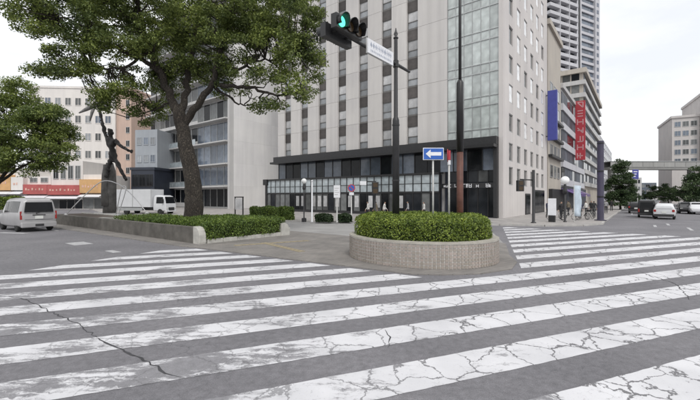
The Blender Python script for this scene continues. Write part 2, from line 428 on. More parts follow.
# ------------------------------------------------------------------ mesh building
class MB:
    def __init__(s): s.v, s.f = [], []
    def box(s, x0, x1, y0, y1, z0, z1):
        b = len(s.v)
        s.v += [(x0, y0, z0), (x1, y0, z0), (x1, y1, z0), (x0, y1, z0), (x0, y0, z1), (x1, y0, z1), (x1, y1, z1), (x0, y1, z1)]
        s.f += [tuple(b + i for i in q) for q in ((0, 3, 2, 1), (4, 5, 6, 7), (0, 1, 5, 4), (1, 2, 6, 5), (2, 3, 7, 6), (3, 0, 4, 7))]
        return s
    def prism(s, poly, z0, z1):
        b, n = len(s.v), len(poly)
        s.v += [(p[0], p[1], z0) for p in poly] + [(p[0], p[1], z1) for p in poly]
        s.f.append(tuple(b + i for i in reversed(range(n)))); s.f.append(tuple(b + n + i for i in range(n)))
        for i in range(n):
            j = (i + 1) % n; s.f.append((b + i, b + j, b + n + j, b + n + i))
        return s
    def sheet(s, poly, z):
        b = len(s.v); s.v += [(p[0], p[1], z) for p in poly]; s.f.append(tuple(range(b, b + len(poly)))); return s
    def bar(s, p, q, w, d=None, up=(0, 0, 1)):
        """rectangular bar from p to q"""
        d = d or w
        p, q = Vector(p), Vector(q); z = (q - p).normalized(); u = Vector(up)
        if abs(z.dot(u)) > .98: u = Vector((1, 0, 0))
        x = z.cross(u).normalized() * w / 2; y = x.normalized().cross(z).normalized() * d / 2
        b = len(s.v)
        for c in (p, q):
            for sx, sy in ((-1, -1), (1, -1), (1, 1), (-1, 1)): s.v.append(tuple(c + x * sx + y * sy))
        s.f += [tuple(b + i for i in k) for k in ((0, 3, 2, 1), (4, 5, 6, 7), (0, 1, 5, 4), (1, 2, 6, 5), (2, 3, 7, 6), (3, 0, 4, 7))]
        return s
    def tube(s, pts, rad, n=8, caps=True, wob=0.0):
        pts = [Vector(p) for p in pts]
        if not hasattr(rad, '__len__'): rad = [rad] * len(pts)
        b = len(s.v); ref = None
        for i, p in enumerate(pts):
            t = (pts[min(i + 1, len(pts) - 1)] - pts[max(i - 1, 0)]).normalized()
            if ref is None: ref = Vector((1, 0, 0)) if abs(t.x) < .8 else Vector((0, 1, 0))
            x = (ref - t * ref.dot(t)).normalized(); y = t.cross(x); ref = x
            for k in range(n):
                a = 2 * math.pi * k / n; r = rad[i] * (1 + (random.uniform(-wob, wob) if wob else 0))
                s.v.append(tuple(p + x * math.cos(a) * r + y * math.sin(a) * r))
        for i in range(len(pts) - 1):
            for k in range(n):
                j = (k + 1) % n
                s.f.append((b + i * n + k, b + i * n + j, b + (i + 1) * n + j, b + (i + 1) * n + k))
        if caps:
            s.f.append(tuple(b + k for k in reversed(range(n)))); e = b + (len(pts) - 1) * n; s.f.append(tuple(e + k for k in range(n)))
        return s
    def lathe(s, prof, n=20, c=(0, 0, 0), axis='z'):
        b = len(s.v)
        for r, h in prof:
            for k in range(n):
                a = 2 * math.pi * k / n; u, w = r * math.cos(a), r * math.sin(a)
                p = (u, w, h) if axis == 'z' else ((h, u, w) if axis == 'x' else (w, h, u))
                s.v.append((c[0] + p[0], c[1] + p[1], c[2] + p[2]))
        for i in range(len(prof) - 1):
            for k in range(n):
                j = (k + 1) % n; s.f.append((b + i * n + k, b + i * n + j, b + (i + 1) * n + j, b + (i + 1) * n + k))
        s.f.append(tuple(b + k for k in reversed(range(n)))); e = b + (len(prof) - 1) * n; s.f.append(tuple(e + k for k in range(n)))
        return s
    def sphere(s, c, r, n=12, m=8, sq=(1, 1, 1)):
        b = len(s.v)
        for i in range(m + 1):
            t = math.pi * i / m
            for k in range(n):
                a = 2 * math.pi * k / n
                s.v.append((c[0] + r * sq[0] * math.sin(t) * math.cos(a), c[1] + r * sq[1] * math.sin(t) * math.sin(a), c[2] + r * sq[2] * math.cos(t)))
        for i in range(m):
            for k in range(n):
                j = (k + 1) % n; s.f.append((b + i * n + k, b + (i + 1) * n + k, b + (i + 1) * n + j, b + i * n + j))
        return s
    def mesh(s, name, m):
        me = bpy.data.meshes.new(name); me.from_pydata(s.v, [], s.f); me.update()
        if m: me.materials.append(m)
        return me
    def build(s, name, m, parent=None, smooth=False, bevel=0.0, loc=None, seg=2):
        o = bpy.data.objects.new(name, s.mesh(name, m)); COL.objects.link(o)
        if parent is not None: o.parent = parent
        if loc is not None: o.location = loc
        if smooth:
            for p in o.data.polygons: p.use_smooth = True
        if bevel:
            bm = bmesh.new(); bm.from_mesh(o.data); bmesh.ops.remove_doubles(bm, verts=bm.verts, dist=1e-5)
            ed = [e for e in bm.edges if len(e.link_faces) == 2 and e.calc_face_angle(0) > .5]
            bmesh.ops.bevel(bm, geom=ed, offset=bevel, segments=seg, affect='EDGES', profile=.6, clamp_overlap=True)
            bm.to_mesh(o.data); bm.free()
        return o

def tag(o, label=None, cat=None, group=None, kind=None):
    if label: o['label'] = label
    if cat: o['category'] = cat
    if group: o['group'] = group
    if kind: o['kind'] = kind
    return o
def thing(name, label, cat, loc=(0, 0, 0), rz=0.0, group=None):
    o = bpy.data.objects.new(name, None); COL.objects.link(o)
    o.empty_display_size = .3
    o.location = loc if len(loc) == 3 else (loc[0], loc[1], 0); o.rotation_euler = (0, 0, rz)
    return tag(o, label, cat, group)
def piece(name, me, parent, loc, rz=0.0):
    o = bpy.data.objects.new(name, me); COL.objects.link(o); o.parent = parent; o.location = loc
    if rz: o.rotation_euler = (0, 0, rz)
    return o
def copy_tree(o, parent=None):
    c = o.copy(); COL.objects.link(c); c.parent = parent
    for ch in list(o.children): copy_tree(ch, c)
    return c
def boxm(name, m, x0, x1, y0, y1, z0, z1): return MB().box(x0, x1, y0, y1, z0, z1).mesh(name, m)

def leaf_mesh(name, pts, size, m, up=0.6, out=None, smin=.6, smax=1.3, aspect=.55):
    """many small folded leaves at pts (N x 3); out = outward direction to lean to"""
    n = len(pts); pts = np.asarray(pts, float)
    nr = rng.normal(size=(n, 3)); nr[:, 2] += up * 1.2
    if out is not None: nr += np.asarray(out) * 1.1
    nr /= np.linalg.norm(nr, axis=1, keepdims=True) + 1e-9
    t = rng.normal(size=(n, 3)); t -= nr * (t * nr).sum(1, keepdims=True); t /= np.linalg.norm(t, axis=1, keepdims=True) + 1e-9
    b = np.cross(nr, t)
    s = size * rng.uniform(smin, smax, size=(n, 1))
    a = pts - t * s * .5; c = pts + t * s * .5 - nr * s * .08
    l = pts + b * s * aspect * .5 + nr * s * .10; r = pts - b * s * aspect * .5 + nr * s * .10
    v = np.stack([a, l, c, r], 1).reshape(-1, 3)
    me = bpy.data.meshes.new(name)
    me.vertices.add(4 * n); me.vertices.foreach_set('co', v.ravel())
    idx = np.arange(4 * n, dtype=np.int32).reshape(n, 4)
    tri = np.concatenate([idx[:, [0, 1, 2]], idx[:, [0, 2, 3]]], 1).reshape(-1)
    me.loops.add(6 * n); me.loops.foreach_set('vertex_index', tri)
    me.polygons.add(2 * n); me.polygons.foreach_set('loop_start', np.arange(0, 6 * n, 3, dtype=np.int32))
    me.update(calc_edges=True); me.validate(); me.materials.append(m)
    return me
def meshobj(name, me, parent=None):
    o = bpy.data.objects.new(name, me); COL.objects.link(o)
    if parent is not None: o.parent = parent
    return o

# ------------------------------------------------------------------ ground, roads, pavements, markings
g = MB().sheet([(-2500, -600), (2500, -600), (2500, 4000), (-2500, 4000)], 0)
ground = tag(g.build('road', M_ASPH), kind='structure')

S = Vector((950 / math.hypot(950, 373), 373 / math.hypot(950, 373)))     # direction the stripes run in
N = Vector((S.y, -S.x))
def cut(o, P, D):
    """where the line at offset o crosses the boundary through P along D -> distance along S"""
    P, D = Vector(P), Vector(D)
    u = (o - N.dot(P)) / N.dot(D)
    return S.dot(P + D * u)
LEFTB = ((-9.66, 11.1), (.4, .91)); ISL = ((-5.98, 15.48), (7.9, -5.22)); RSTART = ((6.1, 13.7), (.35, .94)); REND = ((14.0, 24.9), (.74, -.67))
def stripe(o, b0, b1, j0=0.0, j1=0.0):
    e0, e1 = o - .335, o + .335
    q = [(e0, cut(e0, *b0) + j0), (e1, cut(e1, *b0) + j0), (e1, cut(e1, *b1) + j1), (e0, cut(e0, *b1) + j1)]
    if q[3][1] - q[0][1] < .4 or q[2][1] - q[1][1] < .4: return
    # a slightly ragged outline
    pts = []
    ns = max(4, int((q[3][1] - q[0][1]) / .12))
    for i in range(ns + 1):
        f_ = i / ns; pts.append((e1 + random.uniform(-.007, .007), q[1][1] + (q[2][1] - q[1][1]) * f_))
    for i in range(ns + 1):
        f_ = 1 - i / ns; pts.append((e0 + random.uniform(-.007, .007), q[0][1] + (q[3][1] - q[0][1]) * f_))
    w = [N * a + S * b for a, b in pts]
    m = MB(); nn = ns + 1
    m.v = [(p.x, p.y, .004) for p in w]
    for i in range(ns):
        m.f.append((i, i + 1, 2 * nn - 2 - i, 2 * nn - 1 - i))
    o_ = m.build('crosswalk_stripe', M_PAINT, ground)
    me = o_.data; bm = bmesh.new(); bm.from_mesh(me); bmesh.ops.recalc_face_normals(bm, faces=bm.faces)
    if bm.faces and bm.faces[0].normal.z < 0: bmesh.ops.reverse_faces(bm, faces=bm.faces)
    bm.to_mesh(me); bm.free()
for k in range(-2, 14):
    o = -4.0 - 1.28 * k
    if o > -8.6: stripe(o, LEFTB, REND)
    else:
        stripe(o, LEFTB, ISL); stripe(o, RSTART, REND)

# cracks filled with tar that run across the crossing
def crack(pp, w0):
    pts = [Vector(G(*p)) for p in pp]; dense = [pts[0]]
    for a, b in zip(pts, pts[1:]):
        d = (b - a); nn = max(2, int(d.length / .10)); pr = Vector((-d.y, d.x)).normalized()
        for i in range(1, nn + 1): dense.append(a + d * (i / nn) + pr * random.uniform(-.030, .030))
    m = MB(); n_ = len(dense)
    for i, p in enumerate(dense):
        t = (dense[min(i + 1, n_ - 1)] - dense[max(i - 1, 0)]).normalized(); pr = Vector((-t.y, t.x))
        w = w0 * random.uniform(.35, 1.2) * min(1, .25 + min(i, n_ - 1 - i) * .25)
        m.v += [(p.x + pr.x * w, p.y + pr.y * w, .0065), (p.x - pr.x * w, p.y - pr.y * w, .0065)]
    for i in range(n_ - 1): m.f.append((2 * i, 2 * i + 1, 2 * i + 3, 2 * i + 2))
    m.build('road_crack', M_TAR, ground)
for pp, w in (([(98, 338), (118, 348), (136, 357), (156, 367), (164, 374), (182, 377)], .020),
              ([(8, 296), (30, 301), (48, 311), (74, 322), (98, 338)], .012),
              ([(385, 330), (391, 340), (386, 348)], .012),
              ([(640, 272), (676, 284), (690, 300)], .012)):
    crack(pp, w)

# lane arrows and dashes on the road to the left
def lane_mark(p, d, ln, w):
    d = Vector(d).normalized(); n_ = Vector((-d.y, d.x)); p = Vector(p)
    q = [p - d * ln / 2 - n_ * w / 2, p + d * ln / 2 - n_ * w / 2, p + d * ln / 2 + n_ * w / 2, p - d * ln / 2 + n_ * w / 2]
    MB().sheet([(v.x, v.y) for v in q], .004).build('lane_mark', M_LANE, ground)
DL = Vector((-DR.y, DR.x))
lane_mark(G(79, 243.5), DL, 1.4, .75); lane_mark(G(113, 251.5), DL, .9, .3); lane_mark(G(13, 233), (-.9, .2), 2.2, .5); lane_mark(G(45, 228.5), DL, 6, .15)
for px, py, ln in ((655, 226, 2.4), (668, 224.5, 2.4), (690, 229, 3), (632, 214, 4), (636, 209, 5)):
    lane_mark(G(px, py), DR, ln, .18)

# island between the carriageways, light concrete roadway beyond, hotel pavement
P0 = Vector((-6.9, 17.1))                         # near corner of the long planter
isl = [(-6.4, 15.95), (-5.6, 15.42), (1.75, 10.55), (2.6, 10.45), (3.7, 10.6), (4.9, 11.3), (5.6, 12.5), (5.95, 13.9), (7.3, 17.5), (6.3, 18.4), (.7, 20.2), (-3.4, 23.6),
       (-6.5, 26.0), (-33, 46.5), (-40, 40.5), (-7.6, 16.6)]
tag(MB().prism(isl, -.05, .03).build('traffic_island', M_ISLAND), kind='structure')
croad = [(.72, 20.35), (-3.3, 23.75), (-32, 46.3), (-36, 52.5), (-6.5, 33.2), (5, 30.7), (9.2, 24.3), (7.35, 17.9), (6.3, 18.6)]
tag(MB().sheet(croad, .004).build('concrete_roadway', M_CONCROAD), kind='structure')
walk = [(-36, 53.5), (-20, 41.8), (-6.2, 33.4), (5, 31), (11.5, 28.7), (14.5, 27.9), (17.5, 28.2), (20, 29.7), (21.8, 32.2)]
walk += [tuple(Vector((21.8, 32.2)) + DR * 200), W(-30, 260), W(-160, 90), W(-160, 8)]
sw = tag(MB().prism(walk, -.1, .13).build('pavement', M_WALK), kind='structure')
# kerb stones along its edge
edge = [Vector(p) for p in [(-36, 53.5), (-20, 41.8), (-6.2, 33.4), (5, 31), (11.5, 28.7), (14.5, 27.9), (17.5, 28.2), (20, 29.7), (21.8, 32.2), tuple(Vector((21.8, 32.2)) + DR * 60)]]
for a, b in zip(edge, edge[1:]):
    d = b - a; nn = max(1, int(d.length / 1.6)); u = d.normalized(); n_ = Vector((u.y, -u.x))
    for i in range(nn):
        p = a + d * (i / nn) + u * .01; q = a + d * ((i + 1) / nn) - u * .01
        MB().prism([(p.x, p.y), (p.x + n_.x * .16, p.y + n_.y * .16), (q.x + n_.x * .16, q.y + n_.y * .16), (q.x, q.y)], -.08, .125).build('kerb_stone', M_KERB, sw)
# tactile paving across the island: a row of blocks
isl_o = bpy.data.objects['traffic_island']
ta, tb = Vector(G(238, 246)), Vector(G(312, 241))
me_t = MB().box(-.15, .15, -.15, .15, 0, .012); 
for i in range(3):
    for j in range(3): me_t.lathe([(.03, .012), (.02, .018)], 6, (-.1 + .1 * i, -.1 + .1 * j, 0))
me_t = me_t.mesh('tactile_block', M_YELLOW)
nt_ = int((tb - ta).length / .31); ang = math.atan2((tb - ta).y, (tb - ta).x)
for i in range(nt_): piece('tactile_block', me_t, isl_o, tuple(ta + (tb - ta) * (i / nt_)) + (.03,), ang)
ta2, tb2 = Vector(G(300, 252)), Vector(G(262, 243))
nt_ = int((tb2 - ta2).length / .31); ang = math.atan2((tb2 - ta2).y, (tb2 - ta2).x)
for i in range(nt_): piece('tactile_block', me_t, isl_o, tuple(ta2 + (tb2 - ta2) * (i / nt_)) + (.0305,), ang)

# ------------------------------------------------------------------ hotel
hotel = thing('hotel', 'tall pale hotel with dark ground floors, window columns and a glazed corner', 'hotel', (C0.x, C0.y, 0), TH)
FH, ZB = 3.3, 8.18                               # storey height, underside of the pale front
NF = 11
ZT = ZB + FH * NF
# inner block behind the fronts
MB().box(-32.9, -.35, .45, 21.9, .1, ZT).build('core_wall', M_GREYWALL, hotel)
cols = [-30.69 + 3.453 * i for i in range(7)]     # centres of window columns
cw = 1.42
edges = [(-32.8, cols[0] - cw / 2)] + [(cols[i] + cw / 2, cols[i + 1] - cw / 2) for i in range(6)] + [(cols[6] + cw / 2, -5.75)]
ga = .012
for x0, x1 in edges:
    me = boxm('wall_panel', M_WHITEWALL, x0 + ga, x1 - ga, 0, .445, ga, FH - ga)
    for f_ in range(NF): piece('wall_panel', me, hotel, (0, 0, ZB + f_ * FH))
me_sp = boxm('spandrel_panel', M_SPANDREL, -cw / 2, cw / 2, .26, .44, 2.12, FH)
me_p1 = boxm('pane', M_PALEPANE, -cw / 2 + .06, cw / 2 - .06, .33, .36, 1.0, 2.04)
me_p3 = boxm('pane', M_SOFTPANE, -cw / 2 + .06, cw / 2 - .06, .33, .36, 1.0, 2.04)
me_p2 = boxm('pane', M_SOFTPANE, -cw / 2 + .06, cw / 2 - .06, .33, .36, .22, .90)
mfr = MB()
for z0, z1 in ((.02, .22), (.90, 1.0), (2.04, 2.118)): mfr.box(-cw / 2 + .002, cw / 2 - .002, .29, .43, z0, z1)
for sx in (-1, 1): mfr.box(sx * (cw / 2 - .03) - .028, sx * (cw / 2 - .03) + .028, .292, .428, .22, 2.04)
me_fr = mfr.mesh('window', mat('dark_window_frame', (.13, .125, .12), .5, .15, 3))
for cx in cols:
    for f_ in range(NF):
        z = ZB + f_ * FH
        piece('spandrel_panel', me_sp, hotel, (cx, 0, z))
        w = piece('window', me_fr, hotel, (cx, 0, z))
        piece('pane', me_p1 if random.random() < .85 else me_p3, w, (0, 0, 0)); piece('pane', me_p2, w, (0, 0, 0))
# glazed corner: six bays of glass, two panes a storey
gx0, gx1 = -5.72, -.42
nb_ = 6; bw = (gx1 - gx0) / nb_
me_a = boxm('glass_pane', M_GREENPANE, .03, bw - .03, .12, .16, .95, FH - .05)
me_b = boxm('glass_pane', M_GREENPANE, .03, bw - .03, .12, .16, .05, .87)
for f_ in range(NF):
    z = ZB + f_ * FH
    for i in range(nb_):
        piece('glass_pane', me_a, hotel, (gx0 + bw * i, 0, z)); piece('glass_pane', me_b, hotel, (gx0 + bw * i, 0, z))
    for zz, th_, m_ in ((0, .05, M_ALU), (.91, .035, M_ALU)):
        MB().box(gx0, gx1, .06, .4, z + zz - th_, z + zz + th_).build('transom', m_, hotel)
for i in range(nb_ + 1):
    MB().box(gx0 + bw * i - .022, gx0 + bw * i + .022, .075, .42, ZB, ZT).build('mullion', M_ALU, hotel)
MB().box(-.41, -.001, -.002, .5, .13, ZT).build('corner_pier', M_PINKWALL, hotel)
# street side: bands of wall between windows (6 columns)
RY = [2.86 + 3.17 * i for i in range(6)]; RW = 1.5
RH = 3.02; RZ0 = 2.9; NR = 13
yb = [.502] + [y for c in RY for y in (c - RW / 2, c + RW / 2)] + [21.9]
for i in range(0, len(yb), 2):
    MB().box(-.34, 0, yb[i], yb[i + 1], .13, ZT).build('wall_pier', M_PINKWALL, hotel)
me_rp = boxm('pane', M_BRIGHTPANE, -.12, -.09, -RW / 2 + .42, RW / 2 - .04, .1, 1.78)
me_rd = boxm('pane', M_DARKPANE, -.17, -.14, -RW / 2 + .04, -RW / 2 + .38, .1, 1.78)  # dark strip standing in for the shadow along the window's left edge
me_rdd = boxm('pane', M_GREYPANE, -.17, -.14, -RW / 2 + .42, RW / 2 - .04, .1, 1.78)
mr_ = MB().box(-.3, -.05, -RW / 2, RW / 2, -.02, .09).box(-.3, -.06, -RW / 2, RW / 2, 1.79, 1.86)
mr_.box(-.28, -.1, -RW / 2 + .38, -RW / 2 + .42, .09, 1.79)
me_rf = mr_.mesh('window', M_ALU)
for j, cy in enumerate(RY):
    zprev = .13
    for r in range(NR):
        z = RZ0 + RH * r + (.55 if r < 2 else 0) * (1 - r)
        MB().box(-.335, -.003, cy - RW / 2, cy + RW / 2, zprev, z - .02).build('wall_infill', M_PINKWALL, hotel)
        w = piece('window', me_rf, hotel, (0, cy, z))
        bright = r >= 3 or (r == 2 and j >= 2)  # rows whose panes carry the painted sky reflection
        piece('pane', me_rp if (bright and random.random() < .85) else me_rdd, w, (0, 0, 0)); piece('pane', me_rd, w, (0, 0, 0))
        zprev = z + 1.86
    MB().box(-.335, -.003, cy - RW / 2, cy + RW / 2, zprev, ZT).build('wall_infill', M_PINKWALL, hotel)
MB().box(-33.2, .25, -.3, 22.1, ZT, ZT + .9).build('parapet', M_WHITEWALL, hotel)
# side door and dark shopfront on the street side
for y0, y1, zt in ((8.9, 11.2, 2.6), (13.6, 19.6, 3.1)):
    MB().box(.004, .09, y0, y1, .13, zt).build('shopfront', M_DARKMETAL, hotel)
    nn = int((y1 - y0) / 1.1)
    for i in range(nn):
        a = y0 + .1 + i * (y1 - y0 - .1) / nn
        MB().box(.092, .11, a, a + (y1 - y0 - .1) / nn - .1, .3, zt - .2).build('shop_pane', M_DARKPANE, hotel)
# dark lower floors: fascia, recessed glazing, glazed box with light band
MB().box(-33.0, -.43, -.75, .40, 7.35, 8.15).build('fascia', M_DARKMETAL, hotel)
MB().box(-32.9, -.43, -1.5, .38, 7.05, 7.33).build('canopy_edge', M_BLACK, hotel)
for i in range(21):                                # recessed dark upper glazing
    x0 = -32.6 + i * 1.53
    MB().box(x0 + .05, x0 + 1.47, .02, .06, 4.9, 7.04).build('dark_pane', M_DARKPANE if i % 7 in (1, 2, 5) else M_BLUEPANE, hotel)
    MB().box(x0 - .04, x0 + .04, -.05, .3, 4.85, 7.04).build('mullion', M_BLACK, hotel)
# glazed box: x -34.2 .. -8
bx0, bx1, by = -34.3, -6.2, -1.0
MB().box(bx0, bx1, by - .12, by + .5, 4.62, 4.84).build('box_top_beam', M_BLACK, hotel)
MB().box(bx0, bx1, by - .08, by + .4, 2.62, 2.80).build('box_mid_beam', M_BLACK, hotel)
MB().box(bx0, bx1, by - .05, by + .4, .13, .45).build('box_plinth', M_DARKMETAL, hotel)
MB().box(bx0 + .1, bx1 - .1, by + .42, by + .9, .13, 4.6).build('box_back_wall', M_NAVY, hotel)
MB().box(bx0, bx1, by + .52, .0, 4.72, 4.86).build('box_roof', M_DARKMETAL, hotel)
nbp = 27; pw = (bx1 - bx0) / nbp
me_u = boxm('band_pane', M_BANDPANE, .05, pw - .05, by + .02, by + .05, 3.70, 4.60)
me_l = boxm('band_pane', M_BANDPANE, .05, pw - .05, by + .02, by + .05, 2.82, 3.64)
me_d = boxm('shop_pane', M_DARKPANE, .05, pw - .05, by + .02, by + .05, .47, 2.60)
me_d2 = boxm('shop_pane', M_GREYPANE, .05, pw - .05, by + .02, by + .05, .47, 2.60)
me_c = boxm('blind', M_PALEPANE, .22, pw - .22, by - .002, by + .016, .95, 2.35)
for i in range(nbp):
    x0 = bx0 + pw * i
    piece('band_pane', me_u, hotel, (x0, 0, 0)); piece('band_pane', me_l, hotel, (x0, 0, 0))
    piece('shop_pane', me_d if random.random() < .55 else me_d2, hotel, (x0, 0, 0))
    if i in (6, 7, 9, 10, 11, 13, 15, 16, 18, 19, 22): piece('blind', me_c, hotel, (x0, 0, 0))
for i in range(nbp + 1):
    MB().box(bx0 + pw * i - .045, bx0 + pw * i + .045, by - .03, by + .4, .45, 4.62).build('box_mullion', M_BLACK, hotel)
MB().box(bx0, bx1, by - .02, by + .05, 3.645, 3.695).build('box_transom', M_BLACK, hotel)
MB().box(bx0 - .5, bx0 + .4, by - .25, by + .9, 4.0, 4.86).build('box_end_block', M_BLACK, hotel)
MB().box(bx0 - .15, bx0 + .25, by - .1, by + .6, .13, 4.0).build('box_end_post', M_BLACK, hotel)
# corner entrance: dark recess between x -5.9 and -.45, pale lettering strip, red-brown column
MB().box(-6.1, -.43, .30, .43, .13, 7.04).build('entrance_back', M_NAVY, hotel)
for i in range(5):
    x0 = -5.6 + i * 1.03
    MB().box(x0 + .05, x0 + .98, .18, .21, .25, 3.1).build('entrance_pane', M_DARKPANE, hotel)
    MB().box(x0 + .05, x0 + .98, .18, .21, 3.75, 6.6).build('entrance_pane', M_DARKPANE if i != 3 else M_GREYPANE, hotel)
    MB().box(x0 - .04, x0 + .04, .12, .29, .13, 6.9).build('mullion', M_BLACK, hotel)
MB().box(-.78, -.43, -.5, .29, .13, 7.04).build('entrance_post', M_DARKMETAL, hotel)
MB().box(-6.2, -.80, -.30, -.22, 3.12, 3.62).build('sign_strip', M_DARKMETAL, hotel)
x = -6.0
while x < -1.2:                                    # unreadable pale lettering, as seen
    wl = random.uniform(.16, .34)
    if random.random() < .88:
        z0 = 3.17 + random.choice((0, 0, .06)); z1 = 3.55 - random.choice((0, 0, .1))
        m_ = MB(); lw = .05; xs = random.choice(((0,), (0, 1), (.5,), (0, .5)))
        for q in xs: m_.box(x + q * (wl - lw), x + q * (wl - lw) + lw, -.345, -.30, z0, z1)
        for q in random.sample((0, .5, 1), random.choice((1, 2))): m_.box(x + .004, x + wl - .004, -.343, -.302, z0 + q * (z1 - z0 - lw), z0 + q * (z1 - z0 - lw) + lw)
        m_.build('letter', M_SIGNWHITE, hotel)
    x += wl + .07
MB().box(-4.35, -3.95, -.62, -.30, .13, 7.04).build('column', M_RUST, hotel)

# ------------------------------------------------------------------ office building with balconies, left of the hotel
def front_x(px):                                   # place along the hotel frontage line for a photo column
    k = (px - CX) / F
    return (C0.x - k * C0.y) / (k * DA.y - DA.x)
ox = front_x(229.5)
off = thing('office_building', 'grey office block with a blank concrete side wall and glazed balconied front', 'building', W(ox, 0) + (0,), TH)
OL = 31.0; OH = 3.95; ONF = 9
MB().box(-OL, 0, .8, 22, .13, OH * ONF + 1.5).build('wall', M_GREYWALL, off)
MB().box(-.5, .003, -.05, .798, .13, OH * ONF + 1.5).build('end_pier', M_GREYWALL, off)
for f_ in range(ONF):                              # shallow panel courses on the blank side wall
    for j in range(5):
        MB().box(.004, .05, .83 + j * 4.2, .83 + j * 4.2 + 4.192, .16 + f_ * OH, .16 + (f_ + 1) * OH - .008).build('wall_panel', M_BLANK, off)
for f_ in range(ONF):
    z = .13 + f_ * OH
    if f_: 
        MB().box(-OL, -.52, -.55, .79, z - .14, z + .08).build('balcony_slab', M_GREYWALL, off)
        if f_ < 4:
            MB().box(-OL + .1, -10.2, -.53, -.49, z + .10, z + 1.05).build('balcony_front', M_BANDPANE, off)
            MB().box(-OL + .1, -10.2, -.55, -.47, z + 1.06, z + 1.12).build('handrail', M_ALU, off)
    nwin = 14
    ww = (OL - .7) / nwin
    for i in range(nwin):
        x0 = -OL + .1 + i * ww
        big = i >= 9
        w = MB().box(x0 + .02, x0 + ww - .02, .70, .79, z + .12, z + .3 if big else z + .95)
        w.box(x0 + .02, x0 + .10, .68, .785, z + .3, z + 3.55)
        w = w.build('window', M_ALU if big else M_GREYWALL, off)
        pm = M_BLUEPANE if (big and f_ in (1, 2, 3, 5)) else (M_DARKPANE if random.random() < .35 else M_GREYPANE)
        if f_ == 0: pm = M_DARKPANE
        MB().box(x0 + .11, x0 + ww - .03, .74, .77, (z + .31) if big else z + .96, z + 3.5).build('pane', pm, w)
MB().box(-OL - .3, .3, -1.2, 22.3, OH * ONF + 1.5, OH * ONF + 2.2).build('parapet', M_GREYWALL, off)

# ------------------------------------------------------------------ buildings further left
def window_grid(root, x0, x1, y, z0, z1, nx, nz, m_pane, m_frame, fx=.62, fz=.55, sill=True):
    """separate windows (frame > pane) on the face y looking to -y"""
    cw_, ch = (x1 - x0) / nx, (z1 - z0) / nz
    w, h = cw_ * fx, ch * fz
    fm = MB().box(-w / 2 - .08, w / 2 + .08, -.10, -.002, -.12, 0).box(-w / 2 - .08, w / 2 + .08, -.08, -.002, h, h + .08)
    for sx in (-w / 2 - .08, -.04, w / 2): fm.box(sx, sx + .08, -.08, -.002, 0, h)
    fm = fm.mesh('window', m_frame)
    pms = [boxm('pane', m_, -w / 2, w / 2, -.05, -.004, .002, h - .002) for m_ in m_pane]
    for i in range(nx):
        for j in range(nz):
            o = piece('window', fm, root, (x0 + cw_ * (i + .5), y, z0 + ch * j + ch * .25))
            piece('pane', random.choice(pms), o, (0, 0, 0))
def block(name, label, loc, rz, w, d, h, m_wall, rows=None, roof=True, cat='building'):
    o = thing(name, label, cat, loc, rz)
    MB().box(0, w, 0, d, 0, h).build('wall', m_wall, o)
    if roof:
        MB().box(-.15, w + .15, -.15, d + .15, h + .002, h + .5).build('parapet', m_wall, o)
    return o
# low navy frontage with a pale blue block on top
p = at(131, 214, 72)
nb1 = block('navy_building', 'low building with dark navy front and pale blue upper floors beside office block', (p.x, p.y, 0), R(-8), 4.9, 12, 7.4, M_NAVY)
window_grid(nb1, .2, 4.7, 0, .6, 6.6, 3, 2, [M_DARKPANE], M_DARKMETAL, .8, .7)
MB().box(.1, 4.8, 1.0, 11, 7.91, 15.3).build('upper_floor', M_BLUEGREY, nb1)
window_grid(nb1, .3, 4.6, 1.0, 8.2, 15.0, 3, 2, [M_SOFTPANE, M_BLUEPANE], M_BLUEGREY, .6, .38)
# tan block and white block
p = at(111.5, 214, 88)
tb_ = block('tan_building', 'tan orange rendered tower block behind the bronze statue', (p.x, p.y, 0), R(-6), 5.0, 10, 27.5, M_TAN)
window_grid(tb_, 3.4, 4.9, 0, 7, 26, 1, 6, [M_DARKPANE], M_ALU, .5, .4)
p = at(30, 214, 86)
wb = block('white_building', 'white rendered block with paired dark windows behind the left street tree', (p.x, p.y, 0), R(4), 18.9, 14, 27.4, M_CREAM)
window_grid(wb, .6, 18.4, 0, 6.2, 26.6, 8, 5, [M_GREYPANE, M_BLUEPANE, M_SOFTPANE], M_CREAM, .54, .40)
MB().box(0, 18.9, -.35, -.01, 6.05, 6.5).build('ledge', M_CREAM, wb)
